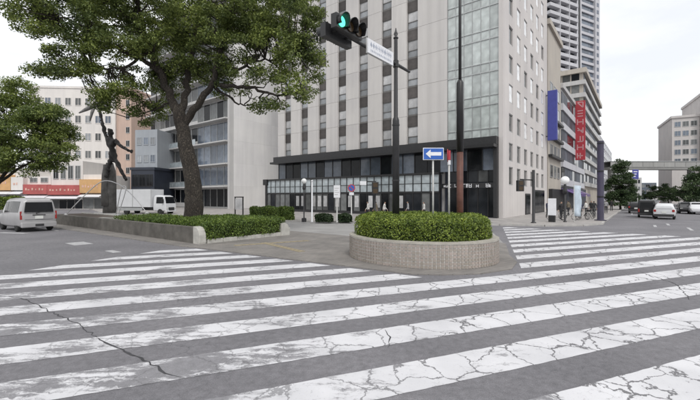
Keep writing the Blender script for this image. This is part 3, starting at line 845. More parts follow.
# row of shops with red and orange sign bands
def shop(px0, px1, yy, ztop, bandm, label, bz0, bz1, wall=M_CREAM):
    bz0 -= .5; bz1 -= .5; a, b = at(px0, 214, yy), at(px1, 214, yy); w = b.x - a.x - .06
    o = thing('shop', label, 'shop', (a.x, yy, 0), 0, 'low shops along the far side of the left road')
    MB().box(0, w, .3, 8, 0, ztop).build('wall', wall, o)
    MB().box(-.05, w + .05, -.6, .29, bz0, bz1).build('sign_band', bandm, o)
    pr = [(0, .28), (w, .28), (w, -1.1), (0, -1.1)]
    aw = MB(); aw.v = [(0, .28, bz0 - .02), (w, .28, bz0 - .02), (w, -1.2, bz0 - .6), (0, -1.2, bz0 - .6), (0, .28, bz0 - .1), (w, .28, bz0 - .1), (w, -1.2, bz0 - .7), (0, -1.2, bz0 - .7)]
    aw.f = [(0, 3, 2, 1), (4, 5, 6, 7), (0, 1, 5, 4), (1, 2, 6, 5), (2, 3, 7, 6), (3, 0, 4, 7)]
    aw.build('awning', M_SIGNWHITE, o)
    n_ = max(2, int(w / 1.4)); s_ = w / n_
    for i in range(n_):
        MB().box(i * s_ + .06, (i + 1) * s_ - .06, .22, .29, .15, bz0 - .9).build('shop_pane', random.choice([M_DARKPANE, M_GREYPANE, M_PALEPANE]), o)
    x = .4
    while x < w - .8:
        wl = random.uniform(.12, .34)
        MB().box(x, x + wl, -.63, -.602, bz0 + (bz1 - bz0) * .40, bz0 + (bz1 - bz0) * random.uniform(.52, .64)).build('letter', M_FADEDLETTER, o)
        x += wl + random.uniform(.12, .5)
    if ztop > bz1 + 1:
        window_grid(o, .2, w - .2, .3, bz1 + .2, ztop - .1, n_, 1, [M_GREYPANE, M_DARKPANE], M_ALU, .6, .55)
    return o
shop(-40, 14, 66, 7.4, M_ORANGE, 'low shop with an orange band at the far left edge', 3.9, 6.6)
shop(14, 26, 66, 6.6, M_CREAM, 'narrow cream shop between the orange and red bands', 3.9, 6.2)
shop(26, 50, 66, 5.9, M_SHOPRED, 'shop with red band just right of the parked van roof', 3.2, 4.9)
shop(50, 82, 66, 8.6, M_SHOPRED, 'two storey shop with a long red sign band', 3.1, 4.8)
shop(82, 104, 66, 6.2, M_ORANGE, 'shop with orange yellow band left of the statue column', 3.4, 5.8)

# ------------------------------------------------------------------ buildings along the street to the right
def street_block(name, label, s0, s1, h, mw, depth=20, lx=0.0):
    o = thing(name, label, 'building', W(lx, s0) + (0,), TH)
    MB().box(-depth, 0, 0, s1 - s0, .13, h).build('wall', mw, o)
    return o
def side_windows(root, y0, y1, x, z0, z1, ny, nz, panes, m_frame, fy=.65, fz=.55):
    cy, ch = (y1 - y0) / ny, (z1 - z0) / nz; w, h = cy * fy, ch * fz
    fm = MB().box(.002, .10, -w / 2 - .08, w / 2 + .08, -.12, 0).box(.002, .08, -w / 2 - .08, w / 2 + .08, h, h + .08)
    for sy in (-w / 2 - .08, w / 2): fm.box(.002, .08, sy, sy + .08, 0, h)
    fm = fm.mesh('window', m_frame)
    pms = [boxm('pane', m_, .004, .05, -w / 2, w / 2, .002, h - .002) for m_ in panes]
    for i in range(ny):
        for j in range(nz):
            o = piece('window', fm, root, (x, y0 + cy * (i + .5), z0 + ch * j + ch * .25))
            piece('pane', random.choice(pms), o, (0, 0, 0))
bA = street_block('beige_building', 'narrow beige block with a blank upper wall next to the hotel', 22.6, 33.5, 27.3, M_BEIGE)
MB().box(-20.2, .35, -.25, 11.1, 27.31, 28.1).build('roof_cornice', M_BEIGE, bA)
side_windows(bA, 1, 10, 0, 4.5, 20, 3, 5, [M_DARKPANE, M_GREYPANE], M_ALU)
for z in (8.1, 10.9, 13.7): MB().box(-.4, .55, .2, 10.6, z, z + .35).build('balcony_slab', M_DARKMETAL, bA)
MB().box(.003, .5, .5, 10.4, .13, 3.4).build('shopfront', M_DARKMETAL, bA)
bB = street_block('grey_building', 'grey block with ribbon windows between beige block and red sign', 33.7, 65, 20.6, M_GREYWALL)
for f_ in range(5):
    z = 4.4 + f_ * 3.2
    MB().box(.003, .35, .2, 31, z - .25, z + .9).build('spandrel_band', M_TOWER, bB)
    for i in range(10): MB().box(.003, .12, .3 + i * 3.07, .3 + i * 3.07 + 2.9, z + .92, z + 2.9).build('pane', random.choice([M_DULLPANE, M_DULLPANE, M_DARKPANE]), bB)
MB().box(.003, .6, .3, 31, .13, 3.9).build('shopfront', M_NAVY, bB)
MB().box(-20.2, .4, -.2, 31.4, 20.61, 21.3).build('parapet', M_GREYWALL, bB)
bC = street_block('stepped_building', 'taller pale block with stacked ledges carrying the red vertical sign', 65.3, 111, 31.5, M_BEIGE, 18)
for f_ in range(9):
    z = 5 + f_ * 3.0
    MB().box(-18.3, .5, -.5, 45.5, z - .2, z + .8).build('ledge', M_GREYWALL, bC)
    for i in range(9): MB().box(-17.6 + i * 1.9, -16 + i * 1.9, -.06, -.003, z + .82, z + 2.75).build('pane', random.choice([M_DARKPANE, M_GREYPANE]), bC)
    for i in range(12): MB().box(.003, .06, .5 + i * 3.7, 3.9 + i * 3.7, z + .82, z + 2.75).build('pane', random.choice([M_DULLPANE, M_DARKPANE]), bC)
MB().box(-18.5, .7, -.7, 45.7, 31.51, 32.6).build('parapet', M_BEIGE, bC)
bD = street_block('far_street_building', 'small distant pale block at the end of the right hand frontage', 112, 178, 23, M_TOWER, 15)
side_windows(bD, 1, 65, 0, 4, 22.5, 9, 6, [M_BLUEPANE, M_GREYPANE], M_ALU, .7, .6)
# residential tower
p0 = at(546, 200, 150)
tw = thing('tower', 'tall white residential tower with stacked balconies behind the street blocks', 'tower', (p0.x, p0.y, 0), R(27))
TWW, TD, TN, TF = 34.5, 30, 34, 3.15
MB().box(0, TWW, 0, TD, 0, TN * TF).build('wall', M_TOWERPANE, tw)
me_sl = boxm('balcony', M_TOWER, 0, 18.2, -1.9, -.003, -.15, 1.15)
me_s2 = boxm('balcony', M_TOWER, 21.6, 31.5, -.6, -.003, -.15, .95)
me_pd = boxm('pane', M_DARKPANE, 0, 2.85, -.05, -.004, 1.2, 2.9)
me_pb = boxm('pane', M_BLUEPANE, 0, 3.2, -.05, -.004, 1.0, 2.9)
for f_ in range(3, TN):
    z = f_ * TF
    piece('balcony', me_sl, tw, (0, 0, z)); piece('balcony', me_s2, tw, (0, 0, z))
    for i in range(6): piece('pane', me_pd, tw, (i * 3.03 + .05, 0, z))
    for i in range(3): piece('pane', me_pb, tw, (21.7 + i * 3.3, 0, z))
for x0, x1, m_ in ((18.25, 19.2, M_TOWER), (19.22, 20.6, M_DARKMETAL), (20.62, 21.55, M_TOWER), (31.55, 34.7, M_TOWER)):
    MB().box(x0, x1, -1.2, .05, 0, TN * TF).build('column', m_, tw)
for xx in (6.05, 12.1): MB().box(xx, xx + .3, -2.0, -.01, 0, TN * TF).build('party_wall', M_TOWER, tw)
for f_ in range(3, TN): MB().box(32.4, 33.9, -1.26, -1.202, f_ * TF + .7, f_ * TF + 2.3).build('pane', M_TOWERPANE, tw)
MB().box(-.4, TWW + .4, -2.1, TD + .4, TN * TF + .01, TN * TF + 2).build('parapet', M_TOWER, tw)

# far right block, distant blocks, elevated walkway
p0 = at(672, 200, 118)
fr = thing('pink_building', 'pinkish grey office block with stepped top behind the walkway at right', 'building', (p0.x, p0.y, 0), R(-30))
MB().box(0, 6.5, 0, 20, 0, 27).build('wall', M_PINKWALL, fr)
MB().box(-.3, 6.8, -.3, 20.3, 27.01, 27.7).build('parapet', M_PINKWALL, fr)
MB().box(6.55, 30, -1.5, 20, 0, 33).build('tower_wall', M_PINKWALL, fr)
MB().box(6.3, 30.3, -1.8, 20.3, 33.01, 33.8).build('tower_parapet', M_PINKWALL, fr)
MB().box(11, 30, 1, 18, 33.81, 36.5).build('plant_room', M_GREYWALL, fr)
window_grid(fr, .4, 6.2, 0, 12, 26.5, 3, 5, [M_BLUEPANE, M_GREYPANE], M_ALU, .7, .5)
for f_ in range(9):
    z = 2 + f_ * 3.4
    MB().box(6.9, 29.5, -1.62, -1.503, z + .8, z + 2.4).build('ribbon_window', M_BLUEPANE if f_ % 2 else M_DARKPANE, fr)
for i, (px0, px1, yy, top, m_, lab) in enumerate(((634, 652, 260, 183, M_BLUEPANE, 'small bluish distant block at the end of the street'), (652, 668, 240, 190, M_PINKWALL, 'low distant pinkish block right of the bluish one'),
                                             (612, 636, 230, 178, M_GREYWALL, 'grey distant block behind the street tree at right'))):
    a, b = at(px0, 200, yy), at(px1, 200, yy); zt = at(px0, top, yy).z
    o = thing('distant_building', lab, 'building', (a.x, yy, 0), R(-25), 'distant blocks at the end of the street')
    MB().box(0, b.x - a.x, 0, 12, 0, zt).build('wall', m_, o)
    window_grid(o, .3, b.x - a.x - .3, 0, 1, zt - .3, 4, 3, [M_DARKPANE, M_GREYPANE], M_ALU, .7, .5)
wa, wbb = at(606, 166, 92), at(740, 164.5, 92)
wk = thing('elevated_walkway', 'grey elevated walkway crossing over the right hand street', 'bridge', (wa.x, wa.y, 0), math.atan2(wbb.y - wa.y, wbb.x - wa.x))
WL = (wbb - wa).length
MB().box(0, WL + 10, -1.5, 1.5, 8.9, 9.5).build('deck', M_BRIDGE, wk)
for s_ in (-1.62, 1.5): MB().box(0, WL + 10, s_, s_ + .12, 9.3, 10.75).build('parapet', M_BRIDGE, wk)
MB().box(0, WL + 10, -1.75, 1.75, 10.76, 10.9).build('handrail', M_ALU, wk)
for i in range(14): MB().box(i * 2.6, i * 2.6 + 2.45, -1.68, -1.622, 9.5, 10.6).build('side_panel', M_BRIDGE, wk)
for x in (.8, WL * .62, WL + 6): MB().box(x, x + .9, -.6, .6, 0, 8.9).build('pier', M_BRIDGE, wk)

# ------------------------------------------------------------------ round tiled planter with clipped hedge
RC, RA, RL = Vector((2.82, 13.5)), 2.4, .6
def stadium(r, n=64, c=(0, 0)):
    """closed outline of a slightly stretched round, long axis along the hotel front"""
    out = []
    for k in range(n):
        a = 2 * math.pi * k / n
        d = DA * (math.cos(a) * (r + RL / 2) - RL / 2) + DR * math.sin(a) * r
        out.append(Vector((c[0] + d.x, c[1] + d.y)))
    return out
rp = thing('round_planter', 'round raised planter faced with small beige tiles on the traffic island', 'planter', (RC.x, RC.y, .03))
def ring(name, r0, r1, z0, z1, m_):
    a, b = stadium(r0), stadium(r1); n_ = len(a); m = MB()
    for z in (z0, z1):
        m.v += [(p.x, p.y, z) for p in a] + [(p.x, p.y, z) for p in b]
    for i in range(n_):
        j = (i + 1) % n_
        m.f += [(i, j, 2 * n_ + j, 2 * n_ + i), (n_ + j, n_ + i, 3 * n_ + i, 3 * n_ + j), (2 * n_ + i, 2 * n_ + j, 3 * n_ + j, 3 * n_ + i), (j, i, n_ + i, n_ + j)]
    return m.build(name, m_, rp)
PH = .80
ring('wall', RA - .012, RA - .25, 0, PH - .06, M_GROUT)
cop = ring('coping', RA + .012, RA - .27, PH - .06, PH, M_COPING)
MB().prism([(p.x, p.y) for p in stadium(RA - .27)], PH - .25, PH - .1).build('soil', M_SOIL, rp)
tl = MB()
per = stadium(RA, 720); ln = [0]
for i in range(720): ln.append(ln[-1] + (per[(i + 1) % 720] - per[i]).length)
nt_ = int(ln[-1] / .122); rows = 7; th_ = (PH - .07) / rows
for q in range(nt_):
    s_ = ln[-1] * q / nt_; i = max(0, min(719, int(np.searchsorted(ln, s_, side='right')) - 1))
    t = (per[(i + 1) % 720] - per[i]).normalized(); p = per[i] + t * (s_ - ln[i]); n_ = Vector((t.y, -t.x))
    for r in range(rows):
        pr = random.uniform(.004, .011); hw = .049; z0 = r * th_ + .012; z1 = (r + 1) * th_ - .012
        b = len(tl.v)
        for dz in (z0, z1):
            for u, d in ((-hw, -.02), (hw, -.02), (hw, pr), (-hw, pr)):
                tl.v.append((p.x + t.x * u + n_.x * d, p.y + t.y * u + n_.y * d, dz))
        tl.f += [tuple(b + k for k in f_) for f_ in ((4, 5, 6, 7), (3, 2, 6, 7), (2, 1, 5, 6), (0, 3, 7, 4), (0, 1, 2, 3))]
m_tile = mat('planter_tile', (.30, .262, .232), .55, .10, 1.2, island=True)
for n_ in m_tile.node_tree.nodes:                  # tiles vary only a little
    if n_.type == 'MAP_RANGE' and n_.inputs['To Min'].default_value == .5: n_.inputs['To Min'].default_value, n_.inputs['To Max'].default_value = .90, 1.12
to = tl.build('tile', m_tile, rp); tag(to, kind='stuff')

def hedge_points_round(r, z0, z1, n, c, scale=(1, 1)):
    """points through the outer skin of a clipped round hedge with soft shoulders"""
    pts, out = [], []
    for _ in range(n):
        a = random.uniform(0, 2 * math.pi); d = DA * math.cos(a) + DR * math.sin(a)
        el = (r + RL / 2) / r
        if random.random() < .52:
            rr = r * math.sqrt(random.random()); edge_ = rr / r
            z = z1 - .22 * max(0, (edge_ - .78) / .22) ** 2 + .03 * math.sin(3.1 * rr * math.cos(a)) * math.cos(2.3 * rr * math.sin(a) + 1) - random.random() ** 2 * .22 + random.gauss(0, .02)
            o = Vector((d.x * .2, d.y * .2, 1))
        else:
            z = random.uniform(z0, z1 - .05); up_ = (z - z0) / (z1 - z0)
            rr = r + .05 * math.sin(7 * a + z * 3) + .03 * math.sin(17 * a + 2) - .24 * max(0, (up_ - .72) / .28) ** 2 - random.random() ** 2 * .2 + random.gauss(0, .02)
            o = Vector((d.x, d.y, .25))
        rr_ = rr
        e2 = DA * (math.cos(a) * rr_ * el - RL / 2) + DR * math.sin(a) * rr_; pts.append((c[0] + e2.x, c[1] + e2.y, z)); out.append(tuple(o))
    return np.array(pts), np.array(out)
hr = thing('hedge', 'clipped bright green hedge growing in the round tiled planter', 'hedge', (RC.x, RC.y, .03 + PH - .1))
hz1 = .86
P_, O_ = hedge_points_round(2.13, .0, hz1, 30000, (0, 0))
tag(meshobj('foliage', leaf_mesh('foliage', P_, .066, M_HEDGE, .2, O_, aspect=.6), hr), kind='stuff')
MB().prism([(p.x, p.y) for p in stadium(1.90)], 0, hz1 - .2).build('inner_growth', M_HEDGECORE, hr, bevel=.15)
st = MB()
for _ in range(40):
    a = random.uniform(0, 6.28); d = DA * math.cos(a) + DR * math.sin(a); r = random.uniform(1.5, 2.05)
    st.tube([(d.x * r, d.y * r, -.05), (d.x * (r + .03), d.y * (r + .03), .3)], .012, 5)
st.build('stems', M_BARK, hr)

# ------------------------------------------------------------------ long planter on the left with wall, hedge, statue and camphor tree
LP = thing('long_planter', 'long raised planter with weathered stone wall beside the left road', 'planter', (P0.x, P0.y, .0), math.atan2(DL.y, DL.x))
# local frame: +x along the wall away to the left, -y towards the back (DR)
LLEN, LDEP = 34.0, 5.4
WT = .80
nseg = 17
for i in range(nseg):
    x0 = .55 + i * (LLEN - .55) / nseg; x1 = .55 + (i + 1) * (LLEN - .55) / nseg
    MB().box(x0 + .006, x1 - .006, -.32, 0, 0, WT - .01 + random.uniform(-.006, .006)).build('wall_stone', M_WALLSTONE, LP, bevel=.015)
# rounded pale end of the wall
cap = MB(); prof = [(0, -.34), (.54, -.34), (.54, .012), (0, .012)]
cap.v = []; arc = [(.54, 0), (0.02, 0), (0.0, .10), (.02, .45), (.10, .66), (.26, .79), (.54, .83)]
for y in (-.34, .012): cap.v += [(a, y, z) for a, z in arc]
n_ = len(arc); cap.f = [tuple(range(n_))[::-1], tuple(range(n_, 2 * n_))] + [(i, (i + 1) % n_, n_ + (i + 1) % n_, n_ + i) for i in range(n_)]
cap.build('wall_end', M_CAPSTONE, LP, bevel=.02)
MB().box(.2, LLEN, -LDEP, -.33, 0, .35).build('soil', M_SOIL, LP)
for i in range(6): MB().box(.0, .15, -LDEP + .02 + i * .83, -LDEP + .02 + (i + 1) * .83 - .015, 0, .22).build('edging_stone', M_CAPSTONE, LP, bevel=.015)
MB().box(0, LLEN, -LDEP - .2, -LDEP, 0, .45).build('back_edging', M_CAPSTONE, LP, bevel=.02)
ec = MB(); ec.v = []
for x_ in (-.06, .16): ec.v += [(x_, -LDEP - a, z) for a, z in ((-.5, 0), (.10, 0), (.12, .3), (.0, .62), (-.2, .74), (-.5, .70))]
ec.f = [tuple(range(6)), tuple(range(6, 12))[::-1]] + [(i, 6 + i, 6 + (i + 1) % 6, (i + 1) % 6) for i in range(6)]
ec.build('end_stone', M_CAPSTONE, LP, bevel=.02)
def box_hedge(name, label, loc, rz, x0, x1, y0, y1, z0, z1, n, size, m_, rough_=.06, core=True, group=None):
    o = thing(name, label, 'hedge', loc, rz, group)
    pts, out = [], []
    lx, ly, lz = x1 - x0, y1 - y0, z1 - z0
    ar = [lx * ly, lx * lz, lx * lz, ly * lz, ly * lz]; tot = sum(ar)
    for _ in range(n):
        q = random.random() * tot; u, v = random.random(), random.random(); ins = random.random() ** 2 * .2 + random.gauss(0, .025)
        if q < ar[0]:
            e = min(u * lx, (1 - u) * lx, v * ly, (1 - v) * ly); p_ = [x0 + u * lx, y0 + v * ly, z1 - ins - .18 * max(0, 1 - e / .3) ** 2 + rough_ * math.sin(u * lx * 2.7) * math.cos(v * ly * 3.3)]; d = (0, 0, 1)
        elif q < ar[0] + ar[1] * 2:
            s_ = 0 if q < ar[0] + ar[1] else 1; sh = .14 * max(0, (v - .7) / .3) ** 2
            p_ = [x0 + u * lx, (y0 + ins + sh) if s_ == 0 else (y1 - ins - sh), z0 + v * lz]; d = (0, -1 if s_ == 0 else 1, .25)
            p_[1] += rough_ * math.sin(u * lx * 3.7 + v * 2)
        else:
            s_ = 0 if q < ar[0] + ar[1] * 2 + ar[3] else 1; sh = .14 * max(0, (v - .7) / .3) ** 2
            p_ = [(x0 + ins + sh) if s_ == 0 else (x1 - ins - sh), y0 + u * ly, z0 + v * lz]; d = (-1 if s_ == 0 else 1, 0, .25)
            p_[0] += rough_ * math.sin(u * ly * 3.7 + v * 2)
        pts.append(p_); out.append(d)
    tag(meshobj('foliage', leaf_mesh('foliage', np.array(pts), size, m_, .2, np.array(out), aspect=.6), o), kind='stuff')
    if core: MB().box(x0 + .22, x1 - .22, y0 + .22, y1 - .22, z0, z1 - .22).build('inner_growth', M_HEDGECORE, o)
    return o
box_hedge('hedge', 'wide low green hedge around the foot of the big tree', (P0.x, P0.y, .2), LP.rotation_euler.z, -.02, 5.6, -5.3, -.38, .0, .86, 30000, .085, M_HEDGE2)
box_hedge('hedge', 'narrow hedge strip along the wall top between tree and statue', (P0.x, P0.y, .3), LP.rotation_euler.z, 5.7, 11.0, -3.2, -.4, .0, .72, 9000, .09, M_HEDGE2)

# ------------------------------------------------------------------ trees
def limb_points(pts, n=4, wob=.06):
    pts = [Vector(p) for p in pts]; out = []
    for i in range(len(pts) - 1):
        p0 = pts[max(i - 1, 0)]; p1 = pts[i]; p2 = pts[i + 1]; p3 = pts[min(i + 2, len(pts) - 1)]
        for k in range(n):
            t = k / n
            q = .5 * ((2 * p1) + (p2 - p0) * t + (2 * p0 - 5 * p1 + 4 * p2 - p3) * t * t + (3 * p1 - p0 - 3 * p2 + p3) * t ** 3)
            if i or k: q += Vector((random.gauss(0, wob), random.gauss(0, wob), random.gauss(0, wob)))
            out.append(q)
    out.append(pts[-1]); return out
def grow_tree(root, limbs, blobs, leaf, m_leaf, per=150, cl_r=.75, dens=1.0, twig=.03):
    """limbs: [(points, r0, r1)]; blobs: [(centre, (rx,ry,rz))] in world coordinates; root at the foot"""
    o0 = Vector(root.location); tm = MB(); nodes = []
    for pts, r0, r1 in limbs:
        lp = limb_points(pts, 4, .03 if r0 > .4 else .06); n_ = len(lp)
        rad = [r0 + (r1 - r0) * (i / (n_ - 1)) ** .8 for i in range(n_)]
        tm.tube([p - o0 for p in lp], rad, 12 if r0 > .2 else 7, wob=.05)
        nodes += [(p, rad[i]) for i, p in enumerate(lp) if i > n_ * .35]
    pos, outs = [], []
    for c, (rx, ry, rz) in blobs:
        c = Vector(c)
        ncl = max(3, int(dens * 1.15 * (rx * ry + ry * rz + rx * rz) / (cl_r * cl_r)))
        for _ in range(ncl):
            d = Vector(rng.normal(size=3)).normalized(); k = random.uniform(.25, 1.0) ** .5
            cc = c + Vector((d.x * rx, d.y * ry, d.z * rz)) * k
            r = cl_r * random.uniform(.55, 1.2); nl = int(per * (r / cl_r) ** 2)
            q = rng.normal(size=(nl, 3)); q /= np.linalg.norm(q, axis=1, keepdims=True)
            q *= (rng.random((nl, 1)) ** .45) * r; q[:, 2] *= .52
            q[:, 2] -= .10 * (q[:, 0] ** 2 + q[:, 1] ** 2) / r
            pos.append(q + np.array(cc - o0)); outs.append(q / r)
            if nodes and random.random() < .8 and min((t_[0] - cc).length for t_ in nodes) < 2.3:           # a branch that carries the clump
                b = min(nodes, key=lambda t_: (t_[0] - cc).length_squared)
                mid = b[0].lerp(cc, .55) + Vector((random.gauss(0, .2), random.gauss(0, .2), random.uniform(-.25, .15)))
                tm.tube([b[0] - o0, mid - o0, cc - o0], [min(b[1] * .7, .03 + .018 * (b[0] - cc).length), twig * 1.1, .012], 5, caps=False)
    tr = tm.build('trunk', M_BARK, root, smooth=True)
    pos = np.concatenate(pos); outs = np.concatenate(outs)
    tag(meshobj('crown', leaf_mesh('crown', pos, leaf, m_leaf, .8, outs * .7, aspect=.5), root), kind='stuff')
    return len(pos)
# the big camphor tree; its limbs traced at their own distances
TY = 22.0
tb0 = at(192, 216, TY); tb0.z = .3
big = thing('camphor_tree', 'large spreading camphor tree with thick leaning trunk in the hedge bed', 'tree', tb0)
def A(px, py, y): return at(px, py, y)
fork = A(183, 130, 22.0)
limbs = [([(tb0.x, tb0.y, .2), A(194, 205, TY), A(193, 185, TY), A(189, 160, 22), A(184, 140, 22), A(181, 122, 22), A(177, 105, 22)], .58, .33),
         ([A(178, 112, 22), A(168, 92, 21.9), A(160, 70, 21.7), A(150, 45, 21.5), A(140, 15, 21.2), A(132, -20, 21)], .27, .08),
         ([A(180, 112, 22), A(186, 90, 22.2), A(190, 65, 22.4), A(196, 35, 22.5), A(200, 0, 22.6), A(205, -45, 22.6)], .23, .07),
         ([A(184, 125, 22), A(198, 105, 21.8), A(210, 88, 21.6), A(216, 70, 21.5), A(222, 45, 21.5), A(232, 15, 21.4), A(245, -25, 21.3)], .24, .07),
         ([A(214, 82, 21.6), A(232, 88, 21.3), A(250, 88, 21.0), A(266, 93, 20.8), A(282, 96, 20.6), A(300, 92, 20.4)], .14, .035),
         ([A(213, 84, 21.6), A(228, 96, 21.9), A(242, 105, 22.1), A(250, 100, 22.2), A(258, 97, 22.2)], .08, .02),
         ([A(219, 62, 21.5), A(235, 70, 21.2), A(255, 62, 20.9), A(275, 58, 20.6), A(295, 50, 20.4)], .11, .03),
         ([A(160, 72, 21.7), A(140, 58, 21.2), A(115, 48, 20.8), A(90, 30, 20.4), A(60, 18, 20)], .16, .035),
         ([A(152, 52, 21.5), A(128, 66, 21.0), A(100, 68, 20.6), A(80, 74, 20.4)], .11, .025),
         ([A(142, 22, 21.2), A(118, 10, 20.8), A(95, -5, 20.4), A(70, -18, 20.2)], .12, .03),
         ([A(172, 100, 22), A(160, 108, 22.6), A(148, 112, 23), A(138, 116, 23.2)], .07, .02),
         ([A(190, 66, 22.4), A(196, 40, 24), A(205, 10, 25.5), A(215, -20, 26.5)], .16, .04),
         ([A(165, 82, 21.8), A(150, 60, 23.5), A(135, 40, 25), A(120, 20, 26)], .14, .04)]
sc_ = TY / F
def B(px, py, y, rx, ry, rd): s_ = y / F; return (at(px, py, y), (rx * s_, rd, ry * s_))
blobs = [B(32, 16, 20, 28, 15, 1.5), B(46, 30, 20, 24, 10, 1.2), B(24, 2, 20, 26, 14, 1.5), B(64, 52, 20.2, 18, 8, 1.0), B(92, 56, 20.4, 24, 10, 1.2), B(52, 74, 20.2, 14, 7, .8), B(66, 8, 20.2, 34, 20, 1.9), B(105, 12, 20.6, 34, 24, 2.0), B(84, 40, 20.4, 30, 11, 1.4), B(122, 42, 20.8, 30, 18, 1.8),
         B(72, 72, 20.4, 27, 10, 1.3), B(104, 66, 20.8, 22, 10, 1.3), B(98, 90, 21, 17, 7, .9), B(126, 88, 21.5, 16, 10, 1.0), B(139, 116, 23, 13, 9, 1.0), B(152, 98, 22.6, 16, 12, 1.2),
         B(150, 12, 21.2, 38, 28, 2.4), B(158, 55, 21.6, 28, 20, 1.9), B(192, 16, 21.4, 42, 28, 2.4), B(190, 55, 22.2, 26, 18, 1.6), B(222, 34, 21.4, 36, 26, 2.2),
         B(256, 18, 21, 40, 26, 2.2), B(290, 20, 20.6, 32, 24, 2.0), B(272, 52, 20.8, 38, 20, 1.9), B(300, 62, 20.5, 22, 22, 1.6), B(296, 88, 20.4, 20, 12, 1.1), B(312, 42, 20.4, 12, 22, 1.2),
         B(238, 66, 21.2, 22, 12, 1.2), B(268, 78, 20.8, 16, 8, .9), B(222, 92, 22, 14, 9, .8), B(252, 104, 22, 18, 6, .7),
         B(80, -26, 20.4, 50, 20, 2.4), B(150, -40, 21.4, 60, 28, 3.2), B(225, -40, 21.6, 60, 30, 3.2), B(290, -22, 21, 36, 24, 2.4), B(190, -80, 22, 70, 24, 3.4),
         B(172, 82, 23.4, 20, 14, 1.2), B(205, 70, 23.2, 22, 14, 1.3), B(158, 112, 23.0, 10, 8, .8), B(118, 98, 21.6, 20, 9, 1.0), B(225, 74, 22.6, 16, 10, 1.0), B(140, 78, 22.2, 20, 12, 1.2),
         B(100, 108, 22.0, 12, 5, .6), B(240, 88, 22.4, 14, 6, .7), B(276, 104, 20.8, 14, 6, .7),
         B(110, 15, 26, 40, 26, 2.4), B(215, 0, 26.5, 50, 30, 2.6), B(165, 30, 25, 30, 22, 2.0), B(265, 5, 25, 40, 26, 2.0)]
print('leaves', grow_tree(big, limbs, blobs, .15, M_LEAFBIG, per=205, cl_r=.62, dens=1.15))

def round_tree(name, label, foot, th, blobs_, leaf, m_leaf, r0=.22, per=90, cl=.6, dens=1.0, group=None, fan=4):
    o = thing(name, label, 'tree', foot, 0, group)
    top = Vector(blobs_[0][0]); f0 = Vector((foot[0], foot[1], foot[2] - .05))
    k = Vector((f0.x, f0.y, foot[2] + th)).lerp(Vector((top.x, top.y, foot[2] + th)), .3)
    lm = [([f0, f0.lerp(k, .5) + Vector((.04, 0, 0)), k], r0, r0 * .7)]
    for i in range(min(fan, len(blobs_))):
        c = Vector(blobs_[i][0]); lm.append(([k - Vector((0, 0, .25)), k.lerp(c, .5) + Vector((0, 0, .2)), c], r0 * .5, r0 * .12))
    grow_tree(o, lm, blobs_, leaf, m_leaf, per, cl, dens)
    return o
round_tree('street_tree', 'rounded leafy tree at the left edge above the orange shop', (at(-8, 214, 33).x, 33, .0), 3.4,
           [B(6, 120, 33, 44, 34, 3.6), B(38, 130, 32, 32, 28, 2.8), B(-25, 130, 33, 34, 34, 3.2), B(56, 150, 31.5, 17, 19, 1.6), B(20, 162, 31.5, 34, 14, 2.4), B(10, 92, 33, 28, 16, 2.2), B(-30, 165, 32, 34, 18, 2.4), B(50, 120, 32, 20, 20, 1.8)],
           .19, M_LEAFLEFT, .30, 190, .75, 1.5)
round_tree('street_tree', 'dark green tree on the right hand pavement in front of the walkway', (at(620, 214, 62).x, 62, .12), 2.6,
           [B(621, 182, 62, 11, 14, 1.9), B(618, 199, 61, 12, 9, 1.9), B(627, 195, 62, 10, 12, 1.7), B(613, 190, 62, 8, 12, 1.5), B(622, 168, 62, 7, 9, 1.2)], .26, M_LEAFMID, .18, 120, .7, 1.7)
for lab, px, y, bl in (('dark tree cut by the right edge of the picture', 697, 58, [B(697, 184, 58, 10, 12, 1.8), B(703, 178, 58, 10, 14, 1.8), B(692, 194, 58, 7, 8, 1.2)]),
                       ('far tree below the walkway right of the white car', 668, 95, [B(668, 192, 95, 10, 8, 2.2), B(660, 196, 95, 7, 6, 1.8), B(676, 194, 95, 8, 7, 1.8)]),
                       ('small far tree left of the bluish distant block', 634, 110, [B(634, 198, 110, 6, 6, 1.6), B(638, 201, 110, 5, 5, 1.4)]),
                       ('small far tree above the roof of the white car', 655, 130, [B(655, 192, 130, 7, 6, 1.8), B(649, 196, 130, 6, 6, 1.8)]),
                       ('far tree between the walkway pier and right edge tree', 684, 88, [B(684, 190, 88, 7, 8, 1.8), B(688, 196, 88, 6, 7, 1.6)])):
    round_tree('street_tree', lab, (at(px, 205, y).x, y, 0), 1.8, bl, .32, M_LEAFMID, .16, 90, .8, 1.5, 'trees further along the right hand street', 3)
# shrubs on the hotel pavement
for lab, px0, px1, py, z1, m_ in (('dull green shrub row before the left end of the glazed hotel front', 249, 276, 217.5, 1.05, M_HEDGE2), ('taller light green shrub at the left foot of the hotel', 277, 292, 220, 1.15, M_HEDGE2),
                              ('small dark planting between the thin white post and white sign post', 316, 331, 222, .62, M_LEAFDARK), ('small dark planting between the white sign post and red ringed sign', 339, 350, 222, .62, M_LEAFDARK)):
    a, b = G(px0, py, .13), G(px1, py, .13)
    box_hedge('shrub', lab, (a[0], a[1], .13), math.atan2(b[1] - a[1], b[0] - a[0]), 0, Vector((b[0] - a[0], b[1] - a[1])).length, 0, 1.1, 0, z1, 4200, .13, m_, .16)
a = G(0, 214)
box_hedge('shrub', 'yellowish bush by the road behind the van at the left edge', (at(-16, 214, 30).x, 30, 0), 0, 0, 2.0, 0, 1.6, 0, 2.2, 5000, .13, M_HEDGE, .12)

